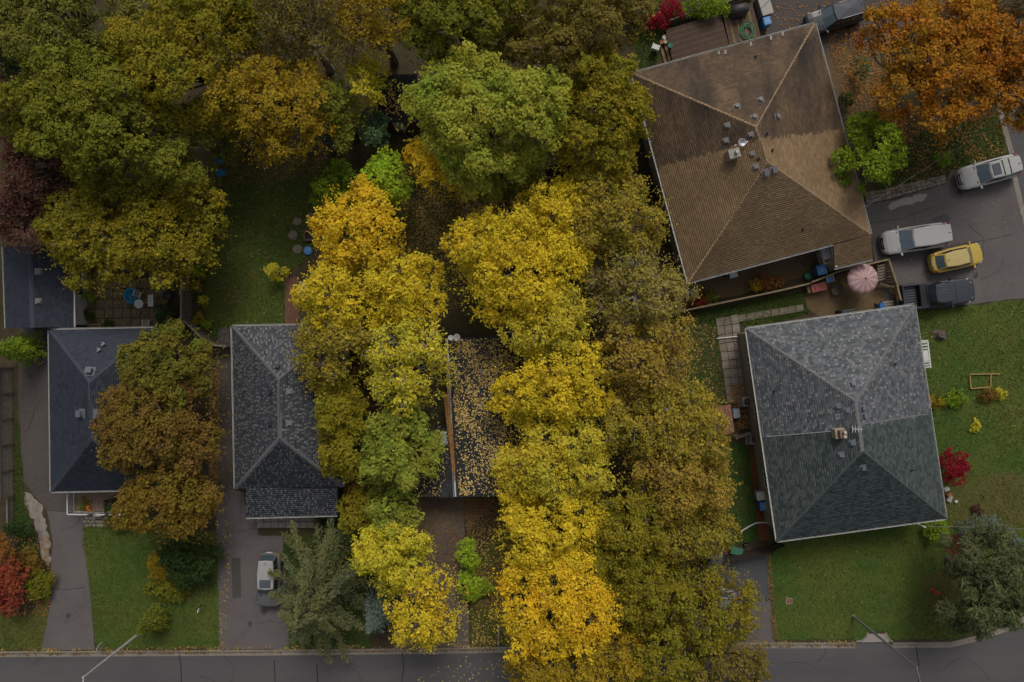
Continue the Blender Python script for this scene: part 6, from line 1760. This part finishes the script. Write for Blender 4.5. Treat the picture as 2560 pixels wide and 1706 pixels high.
# pumpkins
m_pump = M('pumpkin_skin', (.5, .17, .03), (.4, .12, .02), 5, .6); m_stem = M('pumpkin_stem', (.12, .13, .04), (.09, .1, .03), 5, .8)
for i, (x, y, r) in enumerate(((222, 1268, .22), (226, 1276, .16))):
    t = obj('pumpkin', ('large orange pumpkin on the wooden porch', 'small orange pumpkin below the large one on the porch')[i], 'pumpkin', x, y, .6, 0, 'pumpkins on the porch')
    mb = MB(); n = 24
    for j in range(8):
        th = math.pi * j / 7
        for k in range(n):
            a = 6.283 * k / n; rad = r * max(.04, math.sin(th)) * (1 + .07 * math.cos(8 * a)); mb.v.append((rad * math.cos(a), rad * math.sin(a), r * .8 * (1 - math.cos(th)) * .95))
    for j in range(7):
        for k in range(n): mb.face([j * n + k, j * n + (k + 1) % n, (j + 1) * n + (k + 1) % n, (j + 1) * n + k])
    mb.build('body', m_pump, t, smooth=True)
    mb = MB(); mb.tube([(0, 0, r * 1.45), (.02, .01, r * 1.8)], [.03, .02], 6); mb.build('stem', m_stem, t)
# striped parasol
m_pinks = M('pink_canvas', (.44, .25, .26), (.38, .21, .22), 4, .8); m_pinkw = M('pale_canvas', (.52, .38, .37), (.46, .33, .32), 4, .8)
t = obj('parasol', 'round pink and white striped parasol in the side yard', 'parasol', 2125, 703)
n = 24; Rr = 1.13
for par, mt in ((0, m_pinks), (1, m_pinkw)):
    for k in range(par, n, 2):
        mb = MB(); a0, a1 = 6.283 * k / n, 6.283 * (k + 1) / n; am = (a0 + a1) / 2
        prev = None
        for r, z in ((.02, 2.42), (.35, 2.3), (.75, 2.13), (1.0, 1.99), (1.0, 1.86)):
            rm = r * Rr * (1 + (.0 if r < .5 else .03))
            row = [(r * Rr * math.cos(a0), r * Rr * math.sin(a0), z), (rm * math.cos(am), rm * math.sin(am), z + .012), (r * Rr * math.cos(a1), r * Rr * math.sin(a1), z)]
            b = len(mb.v); mb.v += row
            if prev is not None: mb.face([prev, b, b + 1, prev + 1]); mb.face([prev + 1, b + 1, b + 2, prev + 2])
            prev = b
        mb.build('canopy_panel', mt, t, smooth=True)
mb = MB(); mb.tube([(0, 0, 0), (0, 0, 2.5)], .022, 8); mb.build('pole', m_alu, t); mb = MB(); mb.lathe([(.05, 2.42), (.035, 2.5), (.015, 2.56)], n=8); mb.build('finial', m_black, t)
mb = MB(); mb.lathe([(.28, 0), (.28, .06), (.06, .1), (.06, .3)], n=14); mb.build('base', m_black, t)
for k in range(8):
    a = 6.283 * k / 8; mb = MB(); mb.tube([(0, 0, 2.33), (math.cos(a) * 1.08, math.sin(a) * 1.08, 1.93)], .01, 4); mb.build('rib', m_black, t)
# red cart / chest and box
m_redpl = M('faded_red_plastic', (.36, .1, .085), (.3, .08, .07), 4, .5)
t = obj('tool_chest', 'faded red chest on the ground left of the parasol', 'chest', 2038, 720, 0, R(13))
rbox(t, 'body', m_redpl, (0, 0, .35), (1.15, .6, .6), .04); rbox(t, 'lid', m_redpl, (0, 0, .68), (1.2, .66, .08), .03); rbox(t, 'handle', m_black, (-.35, 0, .73), (.05, .4, .03), .01)
rbox(t, 'shelf', m_dk_bare, (-.72, 0, .5), (.28, .55, .05), .01)
for x in (-.45, .45):
    for y in (-.27, .27):
        mb = MB(); mb.tube([(x, y - .04, .09), (x, y + .04, .09)], .09, 10); mb.build('wheel', m_tyre, t)
t = obj('cardboard_box', 'brown cardboard box between the big blue bin and the porch', 'box', 2073, 671, 0, R(17))
m_card = M('cardboard', (.3, .19, .1), (.24, .15, .08), 5, .8)
rbox(t, 'body', m_card, (0, 0, .3), (.7, .5, .6), .01); rbox(t, 'flap', m_card, (-.12, 0, .615), (.42, .49, .012), 0); rbox(t, 'tape', M('tape', (.38, .3, .19), (.33, .26, .16), 5, .4), (.05, 0, .625), (.07, .5, .006), 0)
# stacked planks / ladder-like gate, pale
t = obj('wooden_steps', 'flight of pale wooden slats beside the short fence by the driveway', 'steps', 2195, 683, 0, R(14))
for k in range(6): rbox(t, 'slat', m_fw_pale, (0, .55 - k * .22, .75 - k * .1), (.62, .14, .04), .005)
for s in (-1, 1):
    mb = MB(); mb.bar((s * .3, .7, .75), (s * .3, -.65, .15), .05, .14); mb.build('stringer', m_fw_tan, t)
t = obj('gate', 'open wooden gate frame between the parasol and the pickup', 'gate', 2200, 717, 0, R(-12))
for z in (.25, .95):
    mb = MB(); mb.bar((-.55, 0, z), (.55, 0, z), .06, .09); mb.build('rail', m_fw_tan, t)
for k in range(7):
    mb = MB(); mb.bar((-.5 + k * .165, .04, .08), (-.5 + k * .165, .04, 1.05), .1, .022, up=(0, 1, 0)); mb.build('slat', m_fw_pale, t)
mb = MB(); mb.bar((-.5, -.03, .2), (.5, -.03, 1.0), .05, .03); mb.build('brace', m_fw_tan, t)
t = obj('plank_stack', 'short stack of pale planks at the corner of the parasol yard', 'planks', 2216, 762, 0, R(6))
for k in range(3): rbox(t, 'plank', m_fw_pale, (0, -.2 + k * .2, .25 + .03 * k), (.95, .15, .06), .005)
for x in (-.35, .35): rbox(t, 'trestle', m_fw_tan, (x, 0, .1), (.1, .6, .2), .005)
# air conditioners
m_ac = M('ac_case', (.36, .36, .34), (.3, .3, .285), 5, .5)
for i, (x, y) in enumerate(((1860, 1003), (1878, 1096))):
    t = obj('air_conditioner', ('upper of two square fan units at the left wall of the grey house', 'lower of two square fan units at the left wall of the grey house')[i], 'air conditioner', x, y, 0, R(4), 'air conditioners at the grey house')
    rbox(t, 'case', m_ac, (0, 0, .42), (.72, .72, .72), .06)
    mb = MB(); mb.lathe([(.3, .785), (.3, .8), (.26, .8), (.26, .785)], n=24); mb.build('grille_ring', m_vent_met, t)
    mb = MB(); mb.lathe([(0, .782), (.27, .782), (.27, .786), (0, .786)], n=24); mb.build('fan_opening', m_black, t)
    for r in (.11, .18, .24):
        mb = MB(); mb.tube([(r * math.cos(a), r * math.sin(a), .8) for a in np.linspace(0, 6.283, 21)], .007, 4); mb.build('guard_ring', m_vent_met, t)
    mb = MB(); mb.lathe([(.06, .79), (.06, .815), (0, .82)], n=12); mb.build('hub', m_vent_met, t)
    for k in range(4):
        a = k * 1.571; mb = MB(); mb.bar((math.cos(a) * .05, math.sin(a) * .05, .79), (math.cos(a) * .25, math.sin(a) * .25, .79), .1, .006); mb.build('fan_blade', m_vent_dark, t)
    rbox(t, 'pad', m_conc, (0, 0, .03), (.95, .95, .06), .01)
# white downspout hose at the mulch bed
pts = [P(x, y, z) - P(1880, 1310, 0) for x, y, z in ((1852, 1329, .06), (1872, 1317, .08), (1890, 1308, .12), (1906, 1307, .3), (1918, 1307, .7))]
mb = MB(); mb.tube(pts, .055, 8); o = mb.build('downspout', m_white); o.location = P(1880, 1310, 0); tag(o, 'white bent downspout hose lying on the grass by the mulch bed', 'downspout')
pts = [P(x, y, z) - P(1800, 840, 0) for x, y, z in ((1792, 847, .12), (1830, 843, .14), (1868, 841, .3))]
mb = MB(); mb.tube(pts, .05, 8); o = mb.build('downspout', m_white); o.location = P(1800, 840, 0); tag(o, 'straight white downspout pipe crossing the long stone path', 'downspout')
# electricity meter boxes on the wall of the grey house
t = obj('utility_meter', 'pale looped pipe and meter at the left wall of the grey house', 'meter', 1884, 1066, 0, R(8))
rbox(t, 'box', m_vent_met, (.05, 0, 1.3), (.12, .3, .45), .02)
mb = MB(); mb.tube([(.0, .55, 1.5), (0, .1, 1.0), (-.05, -.1, .4), (-.2, -.25, .2), (-.1, -.4, .25), (.05, -.35, .4)], .035, 7); mb.build('pipe', m_white, t)
# green wheelbarrow under the fence
t = obj('wheelbarrow', 'green wheelbarrow tipped beside the dark plank fence', 'wheelbarrow', 1836, 1373, 0, R(-12))
m_wb = M('green_tray', (.05, .17, .11), (.04, .13, .09), 5, .5)
mb = MB(); mb.hexa([(-.3, -.2, .3), (.3, -.18, .3), (.3, .18, .3), (-.3, .2, .3)], [(-.45, -.32, .55), (.5, -.28, .58), (.5, .28, .58), (-.45, .32, .55)]); mb.build('tray', m_wb, t, bevel=.03)
for s in (-1, 1):
    mb = MB(); mb.tube([(.55, s * .12, .2), (0, s * .22, .3), (-.85, s * .3, .5)], .02, 6); mb.build('handle', m_black, t)
mb = MB(); mb.tube([(.6, -.05, .18), (.6, .05, .18)], .18, 14); mb.build('wheel', m_tyre, t)
# dark pail on the grass
t = obj('bucket', 'dark bucket on the grass near the dark plank fence', 'bucket', 1862, 1359); mb = MB(); mb.lathe([(.12, 0), (.16, .28), (.17, .28), (.15, .26), (.11, .03)], n=14, cap=False); mb.build('body', m_vent_dark, t)
mb = MB(); mb.tube([(.16 * math.cos(a), 0.02, .28 + .12 * math.sin(a)) for a in np.linspace(0, 3.14, 9)], .008, 4); mb.build('handle', m_alu, t)
# lawn things, right
t = obj('timber_frame', 'empty tan timber frame lying on the right lawn', 'frame', 2450, 954, 0, 0)
m_tan = M('new_timber', (.4, .27, .1), (.33, .22, .08), 4, .7)
c0 = P(2450, 954, 0)
for (a, b) in (((2423, 938), (2426, 972)), ((2427, 972), (2474, 968)), ((2475, 967), (2476, 937)), ((2424, 936), (2498, 935))):
    mb = MB(); mb.bar(P(*a, .09) - c0, P(*b, .09) - c0, .07, .18); mb.build('rail', m_tan, t)
t = obj('tree_stump', 'grey tree stump on the right lawn near the pickup', 'stump', 2348, 838)
mb = MB(); n = 18; rr = random.Random(4); ph = [rr.uniform(.75, 1.25) for _ in range(n)]
for r, z in ((.62, 0), (.42, .12), (.33, .3), (.3, .42), (.0, .4)):
    for k in range(n):
        a = 6.283 * k / n; f = 1 + (ph[k] - 1) * (1 if z < .2 else .5); mb.v.append((r * f * math.cos(a), r * f * math.sin(a) * .8, z + (rr.uniform(-.03, .03) if z > .1 else 0)))
for i in range(4):
    for k in range(n): mb.face([i * n + k, i * n + (k + 1) % n, (i + 1) * n + (k + 1) % n, (i + 1) * n + k])
mb.build('wood', M('stump_wood', (.17, .14, .115), (.09, .072, .06), 5, .95, .6, 14), t)
for k in range(7):
    a = k * .9; mb = MB(); mb.tube([(math.cos(a) * .35, math.sin(a) * .28, .1), (math.cos(a) * .75, math.sin(a) * .6, .03)], [.06, .02], 5); mb.build('root', m_bark, t)
for i, (x, y, w_, h_, mt, lab) in enumerate(((2362, 1222, .4, .3, m_plate, 'white carton at the right wall of the grey house'), (2368, 1236, .34, .34, m_terra, 'orange carton below the white one at the grey house'), (2370, 1246, .5, .26, m_lid_beige, 'pale folded sack lowest in the row at the grey house'))):
    t = obj('carton', lab, 'carton', x, y, 0, R(20 + i * 25)); rbox(t, 'body', mt, (0, 0, h_ / 2), (w_, w_ * .7, h_), .02); rbox(t, 'flap', mt, (w_ * .15, 0, h_ + .01), (w_ * .5, w_ * .6, .012), 0)
t = obj('lawn_light', 'small white lamp on the dry lawn right of the grey house', 'lamp', 2388, 1254); mb = MB(); mb.lathe([(.1, 0), (.1, .12), (.13, .14), (.05, .22)], n=12); mb.build('head', m_plate, t); mb = MB(); mb.lathe([(.12, .0), (.12, .03)], n=12); mb.build('base', m_black, t)
# signs on the left front lawn
t = obj('lawn_sign', 'white board sign at the kerb of the left front lawn', 'sign', 262, 1608, 0, R(70))
rbox(t, 'board', M('sign_board', (.5, .5, .49), (.44, .44, .43), 5, .5), (0, 0, .78), (.62, .03, .48), 0)
for x in (-.24, .24):
    mb = MB(); mb.bar((x, 0, 0), (x, 0, .56), .03, .03); mb.build('leg', m_alu, t)
for z in (.9, .8, .7): rbox(t, 'print_line', m_vent_blue, (0, -.018, z), (.42, .004, .03), 0)
t = obj('mailbox_post', 'black post with a white plate on the left front lawn', 'post', 505, 1512)
mb = MB(); mb.bar((0, 0, 0), (0, 0, .9), .05, .05); mb.build('post', m_black, t); mb = MB(); mb.bar((-.1, 0, .88), (.6, .5, .92), .05, .05); mb.build('arm', m_black, t)
rbox(t, 'plate', m_plate, (.08, -.15, .75), (.06, .32, .3), 0, R(-10))
# fire pit and lid
m_fpb = M('fire_pit_block', (.16, .1, .085), (.12, .075, .064), 6, .9, .3, 20)
t = obj('fire_pit', 'square brick fire pit at the edge of the gold tree', 'fire pit', 775, 590, 0, R(3))
for x, y, w_, l_ in ((0, .36, .9, .18), (0, -.36, .9, .18), (.36, 0, .18, .54), (-.36, 0, .18, .54)): rbox(t, 'block', m_fpb, (x, y, .16), (w_ - .01, l_ - .01, .32), .015)
rbox(t, 'grate', m_black, (0, 0, .1), (.52, .52, .04), 0)
t = obj('pool_lid', 'round light blue lid on the grass below the fire pit', 'lid', 771, 628)
mb = MB(); mb.lathe([(.34, .0), (.34, .22), (.3, .26), (.02, .3)], n=20); mb.build('top', m_bluel, t, smooth=False); mb = MB(); mb.lathe([(.36, .02), (.36, .07)], n=20); mb.build('rim', m_blue, t)
sheet('concrete_pad', [(748, 708), (792, 706), (794, 740), (748, 740)], .03, m_conc, .02, .4)
# satellite dishes behind the leaf strewn roof
for i, (x, y, r, mt) in enumerate(((1127, 845, .2, m_white), (1142, 844, .26, m_galv))):
    p = P(x, y, 3.9); t = thing('satellite_dish', ('round white dish at the upper left corner of the leaf strewn roof', 'oval grey dish with an arm, right of the round white dish')[i], 'satellite dish', (p.x, p.y, 0))
    mb = MB(); mb.tube([(0, 0, 0), (0, 0, 3.9)], .03, 8); mb.build('mast', m_alu, t)
    mb = MB(); mb.lathe([(.02, 3.9), (r * .6, 3.93), (r, 4.02), (r * .98, 4.03), (r * .55, 3.95), (.02, 3.915)], n=18, cap=False); o = mb.build('dish', mt, t, smooth=True)
    mb = MB(); mb.tube([(0, -.1, 3.9), (.38, -.18, 4.15)], .015, 5); mb.box((.4, -.18, 4.16), (.12, .07, .07)); mb.build('feed_arm', mt, t)
# white garden things seen small
t = obj('garden_box', 'dark grill half hidden at the upper eave of the grey house', 'grill', 2107, 783, 0, R(8)); rbox(t, 'body', m_black, (0, 0, .45), (1.2, .55, .9), .08); rbox(t, 'lid', m_vent_dark, (0, 0, .95), (1.1, .5, .14), .06)
t = obj('drain_cover', 'square brown drain cover in the lower lawn beside the right driveway', 'cover', 1973, 1503, 0, R(3)); rbox(t, 'cover', m_rust_sheet, (0, 0, .02), (.4, .4, .04), .005); rbox(t, 'rim', m_conc, (0, 0, .015), (.5, .5, .03), .005)
